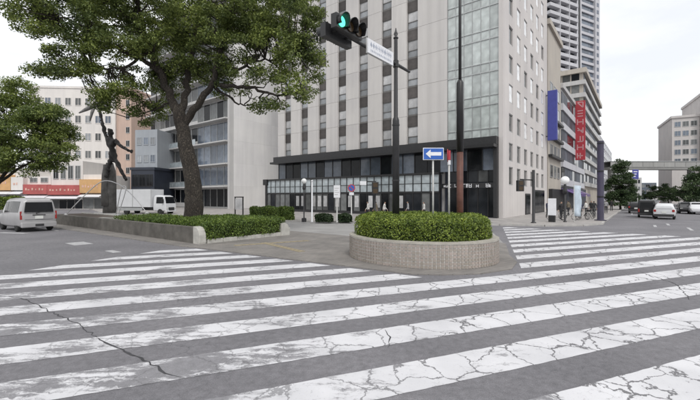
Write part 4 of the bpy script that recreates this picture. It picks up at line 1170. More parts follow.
# ------------------------------------------------------------------ skinned figures
def skin_mesh(name, joints, bones, m_, sub=2):
    """joints: name -> (pos, radius); one continuous surface; returns evaluated mesh"""
    names = list(joints); me = bpy.data.meshes.new(name)
    me.from_pydata([joints[k][0] for k in names], [(names.index(a), names.index(b)) for a, b in bones], []); me.update()
    o = bpy.data.objects.new(name, me); COL.objects.link(o)
    mod = o.modifiers.new('s', 'SKIN')
    for i, k in enumerate(names):
        r = joints[k][1]; me.skin_vertices[0].data[i].radius = (r, r) if not hasattr(r, '__len__') else r
    me.skin_vertices[0].data[0].use_root = True
    sb = o.modifiers.new('u', 'SUBSURF'); sb.levels = sub; sb.render_levels = sub
    dg = bpy.context.evaluated_depsgraph_get(); ev = o.evaluated_get(dg)
    out = bpy.data.meshes.new_from_object(ev); bpy.data.objects.remove(o); bpy.data.meshes.remove(me)
    for p in out.polygons: p.use_smooth = True
    out.materials.clear()
    if m_: out.materials.append(m_)
    return out
BONES = [('pel', 'spi'), ('spi', 'che'), ('che', 'nec'), ('nec', 'hea'), ('hea', 'top'), ('che', 'shl'), ('shl', 'ell'), ('ell', 'wrl'), ('wrl', 'hal'), ('che', 'shr'), ('shr', 'elr'), ('elr', 'wrr'), ('wrr', 'har'),
         ('pel', 'hil'), ('hil', 'knl'), ('knl', 'anl'), ('anl', 'tol'), ('pel', 'hir'), ('hir', 'knr'), ('knr', 'anr'), ('anr', 'tor')]
def standing(h=1.68, stride=.18, swing=.15):
    s = h / 1.7
    J = dict(pel=((0, 0, .95), (.15, .11)), spi=((0, 0, 1.12), (.135, .10)), che=((0, .01, 1.32), (.16, .11)), nec=((0, .015, 1.47), .055), hea=((.0, .03, 1.56), (.075, .085)), top=((0, .025, 1.65), (.065, .075)),
             shl=((.17, .01, 1.38), .062), ell=((.22, -.03 - swing * .3, 1.12), .045), wrl=((.22, .06 - swing, .90), .034), hal=((.215, .08 - swing, .80), .038),
             shr=((-.17, .01, 1.38), .062), elr=((-.22, -.03 + swing * .3, 1.12), .045), wrr=((-.22, .06 + swing, .90), .034), har=((-.215, .08 + swing, .80), .038),
             hil=((.085, 0, .88), .095), knl=((.09, stride * .55, .49), .063), anl=((.09, stride, .09), .045), tol=((.095, stride + .16, .03), .04),
             hir=((-.085, 0, .88), .095), knr=((-.09, -stride * .3, .49), .063), anr=((-.09, -stride, .10), .045), tor=((-.095, -stride + .15, .03), .04))
    return {k: (tuple(c * s for c in p), tuple(q * s for q in r) if hasattr(r, '__len__') else r * s) for k, (p, r) in J.items()}
def person(label, px, py, rz, top, leg, h=1.66, stride=.16, z=.13, group='people on the far pavement'):
    x, y = G(px, py, z); o = thing('person', label, 'person', (x, y, z), rz, group)
    me = skin_mesh('body', standing(h, stride), BONES, None, 2)
    s = h / 1.7
    for m_ in (top, leg, M_SKIN, M_BLACK, M_HAIR): me.materials.append(m_)
    for p in me.polygons:
        c = p.center / s
        p.material_index = 0
        if c.z < .93 and abs(c.x) < .19: p.material_index = 1
        if c.z < .08: p.material_index = 3
        if c.z < .92 and abs(c.x) > .19: p.material_index = 2
        if c.z > 1.475: p.material_index = 2
        if c.z > 1.62 or (c.z > 1.50 and c.y < .02): p.material_index = 4
    meshobj('body', me, o)
    nose = MB().sphere((0, .125 * s, 1.555 * s), .018 * s, 6, 5, (.8, 1, 1.3))
    nose.build('nose', M_SKIN, o, True)
    MB().sphere((.03 * s, .108 * s, 1.585 * s), .010 * s, 6, 4).sphere((-.03 * s, .108 * s, 1.585 * s), .010 * s, 6, 4).build('eyes', M_HAIR, o, True)
    hands = MB()
    for sx in (-1, 1):
        J = standing(h, stride); hx, hy, hz = J['hal' if sx > 0 else 'har'][0]
        for k in range(4): hands.tube([(hx, hy + (k - 1.5) * .018 * s, hz - .02), (hx - sx * .012, hy + (k - 1.5) * .019 * s + .005, hz - .075 * s), (hx - sx * .028, hy + (k - 1.5) * .018 * s + .012, hz - (.10 + .01 * (k in (1, 2))) * s)], [.009 * s, .008 * s, .006 * s], 5)
        hands.tube([(hx, hy + .03 * s, hz + .02), (hx - sx * .02, hy + .05 * s, hz - .04 * s)], [.010 * s, .007 * s], 5)
    hands.build('fingers', M_SKIN, o, True)
    return o
M_SH_W = mat('white_shirt', (.55, .54, .52), .8, .1, 6); M_SH_K = mat('black_jacket', (.02, .02, .022), .8, .2, 6); M_SH_B = mat('khaki_coat', (.13, .11, .08), .8, .2, 6)
M_TR_K = mat('dark_trousers', (.02, .021, .026), .85, .2, 6); M_TR_G = mat('grey_trousers', (.10, .10, .105), .85, .2, 6); M_SH_N = mat('navy_top', (.03, .035, .075), .8, .2, 6)

# ------------------------------------------------------------------ bronze statue on its column, and the curved rails beside it
SY = 27.0
sp = at(110, 217, SY)
stt = thing('statue', 'dark bronze climbing figure with raised arm on a tall rough column', 'statue', (sp.x, sp.y, .35))
o0 = Vector((sp.x, sp.y, .35))
def SJ(px, py, dy=0.0): return tuple(at(px, py, SY + dy) - o0)
MB().box(-1.1, 1.1, -.9, .9, -.05, .35).build('plinth', M_CAPSTONE, stt, bevel=.04)
cm = MB()
cm.tube([SJ(110, 213), SJ(110, 200), SJ(110.5, 185), SJ(110, 172), SJ(109.5, 163)], [.44, .38, .35, .33, .22], 11, wob=.16)
cm.tube([SJ(106, 206, -.3), SJ(105, 190, -.3), SJ(105.5, 175, -.25), SJ(106, 165, -.2)], [.26, .24, .22, .18], 9, wob=.2)
cm.build('column', M_STATUESTONE, stt, True)
k_ = SY / F
FIG = dict(pel=(SJ(113, 158, -.5), .27), spi=(SJ(112, 150, -.55), .21), che=(SJ(111, 142, -.55), .26), nec=(SJ(110.5, 136.5, -.55), .12), hea=(SJ(110.5, 132, -.6), .19), top=(SJ(110.5, 128.5, -.6), .16),
           shl=(SJ(107.5, 140, -.5), .14), ell=(SJ(103.5, 128, -.5), .11), wrl=(SJ(100.5, 114, -.45), .085), hal=(SJ(99.5, 108, -.4), .10),
           shr=(SJ(115.5, 140.5, -.55), .15), elr=(SJ(121, 146, -.7), .11), wrr=(SJ(127, 149.5, -.8), .085), har=(SJ(129.5, 151, -.8), .10),
           hil=(SJ(110.5, 160, -.45), .17), knl=(SJ(108.5, 166, -.55), .13), anl=(SJ(107.5, 175, -.45), .10), tol=(SJ(105.5, 177, -.6), .09),
           hir=(SJ(115.5, 160, -.5), .17), knr=(SJ(120, 168, -.75), .13), anr=(SJ(124.5, 178, -.6), .09), tor=(SJ(127, 180, -.75), .08))
fm0 = skin_mesh('figure', FIG, BONES, M_BRONZE, 3)
for v in fm0.vertices:                             # hammered, uneven bronze surface
    q = v.co; v.co = q + v.normal * (.045 * math.sin(q.x * 9 + q.z * 4) * math.cos(q.z * 7 + q.y * 8) + .02 * math.sin(q.x * 23 + q.z * 19))
meshobj('figure', fm0, stt)
fg = MB()
for base, d in ((Vector(FIG['hal'][0]), Vector((-.1, -.05, .3))), (Vector(FIG['har'][0]), Vector((.3, -.05, -.06)))):
    for q in range(5):
        a = (q - 2) * .28; dd = Vector((d.x * math.cos(a) - d.z * math.sin(a), d.y, d.x * math.sin(a) + d.z * math.cos(a)))
        fg.tube([base, base + dd * .55, base + dd * (.9 if q in (1, 2, 3) else .75)], [.045, .038, .028], 6)
fg.build('fingers', M_BRONZE, stt, True)
wg = MB()                                          # the bird-like form held overhead
wg.tube([SJ(79, 113), SJ(86, 109.5), SJ(93, 106), SJ(99, 104), SJ(105, 100), (SJ(111, 95))], [.04, .12, .16, .20, .15, .05], 9, wob=.12)
wg.tube([SJ(94, 107), SJ(92, 113), SJ(90, 121)], [.12, .10, .04], 8, wob=.1)
wg.tube([SJ(100, 104), SJ(107, 106, -.3), SJ(113, 108, -.6)], [.18, .13, .05], 8, wob=.1)
wg.build('held_form', mat('pale_bronze', (.21, .205, .20), .6, .3, 3, metal=.2), stt, True)
def rail(label, pts, r, m_=M_STEEL):
    b = Vector(pts[0]); o = thing('rail', label, 'rail', (b.x, b.y, 0), 0, 'curved steel rails beside the statue')
    lp = limb_points(pts, 6, 0)
    MB().tube([Vector(p) - Vector((b.x, b.y, 0)) for p in lp], r, 8).build('tube', m_, o, True)
    for e in (pts[0], pts[-1]):
        e = Vector(e) - Vector((b.x, b.y, 0)); MB().lathe([(.12, e.z - .03), (.12, e.z + .02), (.07, e.z + .06)], 12, (e.x, e.y, 0)).build('foot_plate', m_, o)
    return o
rail('long curved pale steel rail arching in front of the statue column', [at(66, 214.5, 26), at(84, 196, 26), at(102, 181.5, 26), at(118, 184, 26), at(132, 195, 26), at(147, 213, 26)], .032)
rail('short leaning pale steel rail just right of the statue column', [at(118, 215, 26.2), at(122, 203, 26.2), at(126, 189, 26.2), at(124, 186, 26.3), at(121, 190, 26.4), at(116, 215, 26.6)], .03)

# ------------------------------------------------------------------ signal pole with its arm
sp_ = (1.66, 13.5)
sg = thing('signal_pole', 'tall dark signal pole with finial rising from the round planter', 'signal pole', (sp_[0], sp_[1], .6))
pz = lambda py, y=13.5: H - (py - HY) * y / F - .6
m_ = MB().lathe([(.13, 0), (.122, pz(122)), (.12, pz(120)), (.075, pz(117)), (.065, pz(40)), (.065, pz(39))], 16); m_.build('post', M_DARKMETAL, sg, True)
MB().lathe([(.02, pz(39)), (.09, pz(38.6)), (.09, pz(37.6)), (.04, pz(36.8)), (.075, pz(34)), (.04, pz(31.5)), (.012, pz(28))], 12).build('finial', M_DARKMETAL, sg, True)
for z in (.8, 2.2, pz(125)): MB().lathe([(.136, z - .03), (.136, z + .03)], 16).build('band', M_BLACK, sg)
armz = pz(64)
AD = Vector((-.614, -.789, 0)); AN = Vector((.789, -.614, 0))
p_in = Vector((-AD.x * 1.0, -AD.y * 1.0, armz - .02)); p_out = Vector((AD.x * 3.3, AD.y * 3.3, armz + .05))
MB().tube([p_in, Vector((0, 0, armz)), p_out], [.05, .065, .05], 10).build('arm', M_DARKMETAL, sg, True)
MB().lathe([(.10, armz - .12), (.10, armz + .12)], 14).build('arm_clamp', M_BLACK, sg)
# street name board on the arm
def plate(name, parent, c, ux, w, h, th, m_):
    """upright plate centred at c, its width along ux"""
    ux = Vector(ux).normalized(); n_ = Vector((ux.y, -ux.x, 0)); c = Vector(c); m = MB()
    for dz in (-h / 2, h / 2):
        for su, sn in ((-1, -1), (1, -1), (1, 1), (-1, 1)): m.v.append(tuple(c + ux * su * w / 2 + n_ * sn * th / 2 + Vector((0, 0, dz))))
    m.f = [(0, 3, 2, 1), (4, 5, 6, 7), (0, 1, 5, 4), (1, 2, 6, 5), (2, 3, 7, 6), (3, 0, 4, 7)]
    return m.build(name, m_, parent)
nbz = thing('street_name_board', 'white street name board clamped along the signal arm', 'sign', (sp_[0], sp_[1], .6))
bc = AD * 1.15 + AN * .10 + Vector((0, 0, armz + .04))
plate('board', nbz, bc, AD, 1.55, .46, .04, M_SIGNWHITE)
plate('rim', nbz, bc - AN * .03, AD, 1.6, .5, .02, M_GALV)
x = -.66
for row, (zz, hh) in enumerate(((.07, .17), (-.12, .09))):
    x = -.64
    while x < .6:
        wl = random.uniform(.05, .13) if row == 0 else random.uniform(.03, .07)
        cc = bc + AN * .0225 + AD * (x + wl / 2) + Vector((0, 0, zz))
        plate('letter', nbz, cc, AD, wl * .9, hh * random.uniform(.25, .5), .004, M_MARK); plate('letter', nbz, cc + AN * .001, AD, wl * .25, hh, .004, M_MARK)
        x += wl + .035
# signal head: three lamps in a row, green one outermost
def signal_head(parent, c, face, along, lit):
    face, along = Vector(face), Vector(along)
    hd = plate('housing', parent, c, along, 1.22, .40, .20, M_BLACK)
    for i in range(3):
        lc = c + along * (i - 1) * .40 + face * .10
        def circ(r, d, n=20): return [lc + along * math.cos(2 * math.pi * k / n) * r + Vector((0, 0, 1)) * math.sin(2 * math.pi * k / n) * r + face * d for k in range(n)]
        ln_ = MB(); ln_.v = [tuple(v) for v in circ(.15, .035)] + [tuple(v) for v in circ(.15, 0)]; n_ = 20
        ln_.f = [tuple(range(n_))] + [(k, (k + 1) % n_, n_ + (k + 1) % n_, n_ + k) for k in range(n_)]
        ln_.build('lens', M_GREENLIT if (lit and i == 2) else M_LENSOFF, parent)
        vs = MB(); n_ = 15
        for r, dd in ((.185, 0), (.200, .25), (.188, .25), (.17, 0)):
            for k in range(n_):
                a = R(-40) + R(260) * k / (n_ - 1); d2 = dd * (.62 + .38 * max(0, math.sin(a)))
                v = lc + along * math.cos(a) * r + Vector((0, 0, 1)) * math.sin(a) * r + face * d2; vs.v.append(tuple(v))
        for q in range(4):
            for k in range(n_ - 1):
                a, b = q * n_, ((q + 1) % 4) * n_; vs.f.append((a + k, a + k + 1, b + k + 1, b + k))
        vs.build('visor', M_BLACK, parent)
shd = thing('traffic_signal', 'three lamp traffic signal with green lit at the end of the arm', 'traffic light', (sp_[0], sp_[1], .6))
hc = AD * 3.05 + AN * .16 + Vector((0, 0, armz + .18))
signal_head(shd, hc, AN, AD, True)
for u in (-.3, .3): MB().bar(hc - AN * .10 + AD * u, AD * (3.05 + u) + Vector((0, 0, armz + .05)), .06).build('bracket', M_BLACK, shd)
sh2 = thing('traffic_signal', 'dark back facing traffic signal mounted behind the green lit one', 'traffic light', (sp_[0], sp_[1], .6))
hc2 = AD * 3.10 - AN * .20 + Vector((0, 0, armz + .0))
signal_head(sh2, hc2, -AN, AD, False)
for u in (-.3, .3): MB().bar(hc2 + AN * .10 + AD * u, AD * (3.1 + u) + Vector((0, 0, armz + .03)), .06).build('bracket', M_BLACK, sh2)

# tall lamp pole, sign poles in the round planter
lx, ly = (460 - CX) / F * 14, 14
lpz = lambda py: H - (py - HY) * 14 / F - .6
lam = thing('lamp_pole', 'tall dark lamp pole with thick lower sleeve and red brown foot in round planter', 'lamp post', (lx, ly, .6))
MB().lathe([(.125, 0), (.12, lpz(152))], 16).build('foot_sleeve', M_RUST, lam, True)
MB().lathe([(.132, lpz(152) + .002), (.128, lpz(83)), (.08, lpz(80))], 16).build('sleeve', M_BLACK, lam, True)
MB().lathe([(.058, lpz(80)), (.05, 11.2)], 12).build('post', M_DARKMETAL, lam, True)
MB().tube([(0, 0, 11.2), (.25, .1, 11.6), (.9, .35, 11.75), (1.7, .7, 11.8)], [.06, .055, .05, .045], 10).build('arm', M_DARKMETAL, lam, True)
MB().box(1.6, 2.3, .6, .85, 11.68, 11.82).build('lamp_head', M_GALV, lam, bevel=.03)
sx_, sy_ = (433 - CX) / F * 13, 13
osn = thing('one_way_sign', 'blue one way sign with white left arrow on a thin pale pole', 'sign', (sx_, sy_, .6))
oz = lambda py: H - (py - HY) * 13 / F - .6
MB().lathe([(.035, 0), (.035, oz(148))], 12).build('post', M_GALV, osn, True)
MB().box(-.36, .36, -.065, -.04, oz(160.2), oz(148)).build('rim', M_SIGNWHITE, osn, bevel=.01)
MB().box(-.335, .335, -.08, -.066, oz(160.2) + .025, oz(148) - .025).build('panel', M_SIGNBLUE, osn, bevel=.004)
zc = (oz(160.2) + oz(148)) / 2
ar = MB(); ar.v = []
pa = [(-.27, 0), (-.10, .15), (-.10, .06), (.27, .06), (.27, -.06), (-.10, -.06), (-.10, -.15)]
for y in (-.0845, -.081): ar.v += [(a, y, zc + b) for a, b in pa]
n_ = 7; ar.f = [(0, 1, 6), (1, 2, 5, 6), (2, 3, 4, 5)] + [(i, n_ + i, n_ + (i + 1) % n_, (i + 1) % n_) for i in range(n_)]
ar.build('arrow', M_SIGNWHITE, osn)
for z in (zc - .1, zc + .1): MB().box(-.06, .06, -.039, .045, z - .02, z + .02).build('clamp', M_GALV, osn)
nx_, ny_ = (449 - CX) / F * 13.6, 13.6
nps = thing('round_sign_pole', 'thin pale pole with a round red edged sign seen almost edge on', 'sign', (nx_, ny_, .6))
nz_ = lambda py: H - (py - HY) * 13.6 / F - .6
MB().lathe([(.035, 0), (.035, nz_(151))], 12).build('post', M_GALV, nps, True)
dsk = thing_d = MB(); zc = nz_(155.5); dv_ = Vector((.30, .95, 0)).normalized(); dn = Vector((dv_.y, -dv_.x, 0))
def disc(parent, name, c, u, n3, r, d0, d1, m_, k_=24, r2=0):
    m = MB(); c = Vector(c)
    for d in (d0, d1): m.v += [tuple(c + u * math.cos(2 * math.pi * i / k_) * r + Vector((0, 0, math.sin(2 * math.pi * i / k_) * r)) + n3 * d) for i in range(k_)]
    m.f = [tuple(range(k_)), tuple(range(k_, 2 * k_))[::-1]] + [(i, k_ + i, k_ + (i + 1) % k_, (i + 1) % k_) for i in range(k_)]
    return m.build(name, m_, parent)
disc(nps, 'plate', (0, 0, zc), dv_, -dn, .24, .04, .055, M_SIGNRED); disc(nps, 'centre', (0, 0, zc), dv_, -dn, .17, .0552, .060, M_SIGNWHITE)
MB().box(-.045, .045, -.05, .05, zc - .16, zc + .18).build('clamp', M_SIGNRED, nps); MB().box(-.046, .046, -.051, .051, zc - .34, zc - .18).build('band', M_SIGNWHITE, nps)

# ------------------------------------------------------------------ posts and signs before the hotel
def post_at(name, label, cat, px, pyb, pyt, r, m_, z=.13, group=None):
    x, y = G(px, pyb, z); o = thing(name, label, cat, (x, y, z), 0, group); top = H - (pyt - HY) * y / F - z
    MB().lathe([(r * 1.8, 0), (r * 1.8, .06), (r, .09), (r, top)], 12).build('post', m_, o, True)
    return o, y, top
o, y, t = post_at('thin_post', 'thin white post on the pavement left of the white sign', 'post', 312, 222, 181, .06, M_SIGNWHITE)
MB().sphere((0, 0, t), .09, 10, 6).build('cap', M_SIGNWHITE, o, True)
o, y, t = post_at('white_sign_post', 'white rectangular sign on a pale post before the hotel', 'sign', 337, 222.5, 186, .055, M_GALV)
MB().box(-.26, .26, -.10, -.06, t - .95, t + .05).build('panel', M_SIGNWHITE, o, bevel=.01)
for i in range(4): MB().box(-.19, .19 - random.uniform(0, .15), -.105, -.101, t - .2 - i * .17, t - .165 - i * .17).build('letter', M_GALV, o)
o, y, t = post_at('red_ringed_sign', 'round red ringed white and blue sign on pale post before the hotel', 'sign', 351.5, 221, 188, .055, M_GALV)
u_, n3 = Vector((1, 0, 0)), Vector((0, -1, 0))
disc(o, 'ring', (0, 0, t), u_, n3, .32, .06, .075, M_SIGNRED); disc(o, 'centre', (0, 0, t), u_, n3, .24, .0755, .08, M_SIGNBLUE)
b_ = MB().bar((-.18, -.083, t + .18), (.18, -.083, t - .18), .06, .006, (0, 1, 0)); b_.build('slash', M_SIGNRED, o)
MB().box(-.2, .2, -.08, -.06, t - .62, t - .38).build('lower_panel', M_SIGNWHITE, o)
o, y, t = post_at('pedestrian_signal', 'dark pedestrian signal on a post near the two walkers', 'traffic light', 375, 221, 181, .07, M_DARKMETAL)
MB().box(-.28, .28, -.42, -.09, t - 1.15, t - .1).build('housing', M_BLACK, o, bevel=.03)
for zz in (t - .36, t - .88): MB().box(-.19, .19, -.432, -.421, zz - .18, zz + .18).build('lens', M_LENSOFF, o)
MB().box(-1.1, .1, -.05, .03, t - .10, t).build('arm', M_DARKMETAL, o); MB().box(-1.3, -.75, -.12, -.055, t - .35, t - .02).build('name_plate', M_SIGNWHITE, o)
o, y, t = post_at('globe_lamp', 'dark lamp post with white globe before the glazed hotel front', 'lamp post', 304, 222, 183, .055, M_DARKMETAL)
MB().sphere((0, 0, t + .16), .22, 16, 10).build('globe', M_GLOBE, o, True); MB().lathe([(.1, t - .55), (.14, t - .45), (.06, t - .02)], 12).build('collar', M_DARKMETAL, o)
MB().lathe([(.2, 0), (.2, .3), (.1, .35)], 12).build('base', M_DARKMETAL, o)
# framed notice by the office wall
x, y = G(239, 216, .13)
o = thing('notice_board', 'dark framed notice board on legs at the foot of the blank wall', 'notice board', (x, y, .13), TH)
for sx in (-.7, .7): MB().box(sx - .05, sx + .05, -.05, .05, 0, 2.0).build('leg', M_BLACK, o)
MB().box(-.649, .649, -.04, .04, .7, 1.9).build('panel', M_PALEPANE, o); MB().box(-.75, .75, -.07, .07, 2.0, 2.12).build('top_rail', M_BLACK, o)

# ------------------------------------------------------------------ right hand corner: poles, lamps, signs, stand
o, y, t = post_at('corner_signal_pole', 'dark signal pole with short arm on the right hand pavement corner', 'signal pole', 533.5, 223, 170, .11, M_DARKMETAL)
MB().tube([(0, 0, t - .8), (-1.1, -.05, t - .75)], .05, 8).build('arm', M_DARKMETAL, o, True)
MB().box(-1.35, -.85, -.25, .1, t - 1.7, t - .82).build('signal_housing', M_BLACK, o, bevel=.03)
for zz in (t - 1.05, t - 1.46): MB().box(-1.26, -.94, -.262, -.251, zz - .15, zz + .15).build('lens', M_LENSOFF, o)
o, y, t = post_at('globe_lamp', 'dark lamp post with white globe at the right hand street corner', 'lamp post', 565, 222, 184, .08, M_DARKMETAL)
MB().sphere((0, 0, t + .3), .34, 16, 10).build('globe', M_GLOBE, o, True); MB().lathe([(.12, t - .8), (.18, t - .6), (.09, t - .02)], 12).build('collar', M_DARKMETAL, o)
o, y, t = post_at('banner_post', 'thick dark violet post standing on the right hand kerb', 'post', 600.5, 220.5, 141, .26, mat('dark_violet_paint', (.032, .028, .055), .6, .2, 2))
for zz in (t * .3, t * .62, t - .2): MB().lathe([(.275, zz - .05), (.275, zz + .05)], 16).build('band', M_BLACK, o)
o, y, t = post_at('pale_flag', 'pale blue white upright flag on a pole at the corner', 'flag', 574, 222, 184, .03, M_GALV)
fm_ = MB()
for i in range(9):
    z = t - .1 - i * (t - .6) / 8
    fm_.v += [(.03, .02 * math.sin(i), z), (.32, .06 * math.sin(i * 1.3 + 1), z - .03), (.60, .08 * math.sin(i * 1.1), z - .05)]
for i in range(8):
    for k in range(2): a = i * 3 + k; fm_.f.append((a, a + 3, a + 4, a + 1))
fl = fm_.build('cloth', mat('pale_flag_cloth', (.50, .58, .66), .8, .2, 2), o, True)
sol = fl.modifiers.new('t', 'SOLIDIFY'); sol.thickness = .01
MB().tube([(0, 0, t), (.62, 0, t + .02)], .015, 6).build('top_rod', M_GALV, o)
x, y = G(552, 222, .13)
o = thing('standing_sign', 'pale standing sign with dark foot near the corner signal pole', 'sign', (x, y, .13), TH)
MB().box(-.3, .3, -.12, .12, .55, 1.95).build('panel', M_SIGNWHITE, o, bevel=.02); MB().box(-.24, .24, -.2, .2, 0, .55).build('foot', M_BLACK, o, bevel=.02)
o, y, t = post_at('road_sign', 'dark blue road sign on a post beside the right hand tree', 'sign', 637.5, 206.5, 170, .09, M_GALV, 0)
MB().box(-1.3, .12, -.22, -.1, t - 2.1, t + .1).build('panel', M_DEEPBLUE, o, bevel=.03)
for i in range(3): MB().box(-1.1, -.2 - .2 * i, -.235, -.221, t - .5 - i * .55, t - .3 - i * .55).build('letter', M_SIGNWHITE, o)
# projecting vertical signs
def vsign(name, label, s0, lx0, lx1, z0, z1, m_, glyphs, mg):
    o = thing(name, label, 'sign', W(lx0, s0) + (0,), TH)
    w = lx1 - lx0
    MB().box(.0, w, 0, .5, z0, z1).build('panel', m_, o, bevel=.03)
    for zz in (z0 + .6, z1 - .6): MB().box(-.25, -.003, .18, .32, zz - .06, zz + .06).build('bracket', M_DARKMETAL, o)
    h = (z1 - z0) / glyphs if glyphs else 0
    for i in range(glyphs):
        zc_ = z1 - h * (i + .5); g_ = MB(); a = w * .28; b = h * .32
        st_ = [((-a, b), (a, b)), ((-a, -b), (a, -b)), ((0, b), (0, -b)), ((-a, b), (-a, -b)), ((a, b), (a, -b)), ((-a, 0), (a, 0)), ((-a, b), (a, -b)), ((a, b), (-a, -b))]
        for (p0, p1) in random.sample(st_, 3):
            g_.bar((w / 2 + p0[0], -.004, zc_ + p0[1]), (w / 2 + p1[0], -.004, zc_ + p1[1]), w * .11, .02, (0, 1, 0))
        g_.build('letter', mg, o)
    return o
vsign('blue_sign', 'deep blue vertical sign projecting beside the hotel', 20.8, .25, 1.45, 10.2, 17.2, M_DEEPBLUE, 0, M_SIGNWHITE)
vsign('red_sign', 'tall red vertical sign with pale lettering on the street', 49, .3, 2.0, 9.6, 21.4, M_SIGNRED, 7, mat('faded_pink', (.55, .30, .31), .6, .1, 4))
# shop awnings and fronts along the pavement
for i, (s0, ln_, m_, lab) in enumerate(((30, 6, M_PURPLE, 'nearest purple shop awning beside the corner lamp'), (38, 7, M_PURPLE, 'second purple shop awning further up the street'), (47, 6, mat('dull_violet', (.16, .12, .22), .7, .15, 2), 'faded violet awning under the red sign'))):
    o = thing('shop_awning', lab, 'awning', W(.62, s0) + (0,), TH, 'awnings along the right hand frontage')
    a = MB(); a.v = [(0, 0, 3.6), (0, ln_, 3.6), (1.9, ln_, 2.7), (1.9, 0, 2.7), (0, 0, 3.5), (0, ln_, 3.5), (1.88, ln_, 2.62), (1.88, 0, 2.62)]
    a.f = [(0, 3, 2, 1), (4, 5, 6, 7), (0, 1, 5, 4), (1, 2, 6, 5), (2, 3, 7, 6), (3, 0, 4, 7)]; a.build('cloth', m_, o)
    MB().box(1.86, 1.9, 0, ln_, 2.3, 2.62).build('valance', m_, o)
    for yy in (.1, ln_ - .1): MB().bar((.0, yy, 2.8), (1.85, yy, 2.66), .04).build('strut', M_DARKMETAL, o)

# ------------------------------------------------------------------ people
person('walker in a pale top and dark trousers beside the pedestrian signal', 368, 219, R(80), M_SH_W, M_TR_K, 1.68, .2)
person('walker in a khaki coat just right of the pale topped walker', 376, 220, R(70), M_SH_B, M_TR_G, 1.72, .2)
person('walker in a white shirt seen over the round hedge left part', 384.5, 219, R(250), M_SH_W, M_TR_G, 1.66, .12)
person('walker in grey top seen over the hedge right of the signal pole', 408, 218.5, R(90), mat('grey_top', (.30, .30, .31), .8, .1, 6), M_TR_K, 1.68, .18)
person('walker in white shirt seen over the hedge left of one way sign pole', 424, 218.5, R(100), M_SH_W, M_TR_K, 1.64, .18)
person('person in grey walking away along the kerb beyond the violet post', 606, 213.5, R(-38), mat('grey_top', (.30, .30, .31)), M_TR_K, 1.68, .2, .13, 'people at the street corner')
person('person in black further along the kerb beside the dark tree', 611.5, 211, R(-38), M_SH_K, M_TR_K, 1.7, .2, .13, 'people at the street corner')
person('person in navy standing near the dark hotel side shopfront', 548, 217.5, R(120), M_SH_N, M_TR_K, 1.7, .05, .13, 'people at the street corner')
person('person in khaki behind the corner globe lamp', 568.5, 216, R(20), M_SH_B, M_TR_K, 1.7, .16, .13, 'people at the street corner')
person('person in black under the second purple awning', 591, 214.5, R(200), M_SH_K, M_TR_K, 1.66, .16, .13, 'people at the street corner')
person('person in black jacket beside the corner globe lamp', 561, 220, R(200), M_SH_K, M_TR_K, 1.70, .1, .13, 'people at the street corner')
person('person in navy top behind the pale flag', 580, 218.5, R(160), M_SH_N, M_TR_K, 1.68, .14, .13, 'people at the street corner')
person('person in white shirt under the purple awning', 586, 216, R(30), M_SH_W, M_TR_K, 1.66, .16, .13, 'people at the street corner')
person('person in black by the thick violet post', 594, 217, R(340), M_SH_K, M_TR_G, 1.70, .16, .13, 'people at the street corner')

# ------------------------------------------------------------------ vehicles
def wheel(parent, x, y, r=.32, w=.2):
    s_ = 1 if y > 0 else -1
    t = MB().lathe([(r * .62, -w / 2), (r * .94, -w / 2), (r, -w * .3), (r, w * .3), (r * .94, w / 2), (r * .62, w / 2)], 20, (0, 0, 0), 'y').build('wheel', M_TYRE, parent, True, loc=(x, y, r))
    MB().lathe([(r * .60, -w * .42), (r * .60, w * .42), (r * .45, w * .46), (r * .18, w * .5)], 16, (0, 0, 0), 'y').build('rim', M_RIM, t, True).rotation_euler = (0, 0, 0 if s_ > 0 else math.pi)
    return t
def shell(st, shoulder=.5):
    """st: list of (x, zlow, zbelt, zroof, wlow, wbelt, wroof) -> rings of 12 points"""
    rings = []
    for x, z0, z1, z2, w0, w1, w2 in st:
        h = [(w0 * .86, z0), (w0, z0 + .10), (w1 * 1.005, z0 + (z1 - z0) * .55), (w1, z1), (w2 * 1.0 + (w1 - w2) * .12, z1 + (z2 - z1) * .86), (w2 * .82, z2)]
        rings.append([(x, a, z) for a, z in h] + [(x, -a, z) for a, z in reversed(h)])
    return rings
def car(name, label, loc, rz, st, paint, glass, lamps, group=None, wheels=(), wr=.32, front=True):
    o = thing(name, label, 'car' if 'van' not in name else 'van', (loc[0], loc[1], loc[2] if len(loc) > 2 else 0), rz, group)
    rg = shell(st); m = MB(); n_ = 12
    for r_ in rg: m.v += r_
    for i in range(len(rg) - 1):
        for k in range(n_):
            j = (k + 1) % n_; m.f.append((i * n_ + k, (i + 1) * n_ + k, (i + 1) * n_ + j, i * n_ + j))
    m.f.append(tuple(range(n_))); m.f.append(tuple(range((len(rg) - 1) * n_, len(rg) * n_))[::-1])
    bd = m.build('body', paint, o, True, bevel=.025)
    for p in bd.data.polygons: p.use_smooth = True
    # side glass between rows 3 (belt) and 4
    for (i0, i1, f0, f1) in glass:
        for s_ in (0, 1):
            a = 3 if s_ == 0 else 8; b = 4 if s_ == 0 else 7
            A0, A1, B0, B1 = (Vector(rg[i0][a]), Vector(rg[i1][a]), Vector(rg[i0][b]), Vector(rg[i1][b]))
            q = []
            for v in (.10, .92):
                for u in (f0, f1): q.append(A0.lerp(A1, u).lerp(B0.lerp(B1, u), v))
            n3 = (q[1] - q[0]).cross(q[2] - q[0]).normalized(); n3 = n3 if n3.y * (1 if s_ == 0 else -1) > 0 else -n3
            g_ = MB(); g_.v = [tuple(p + n3 * .008) for p in q] + [tuple(p - n3 * .02) for p in q]; g_.f = [(0, 1, 3, 2), (4, 6, 7, 5), (0, 4, 5, 1), (1, 5, 7, 3), (3, 7, 6, 2), (2, 6, 4, 0)]
            g_.build('side_window', M_CARGLASS, o)
    for x, y in wheels: wheel(o, x, y, wr)
    lamps(o); return o
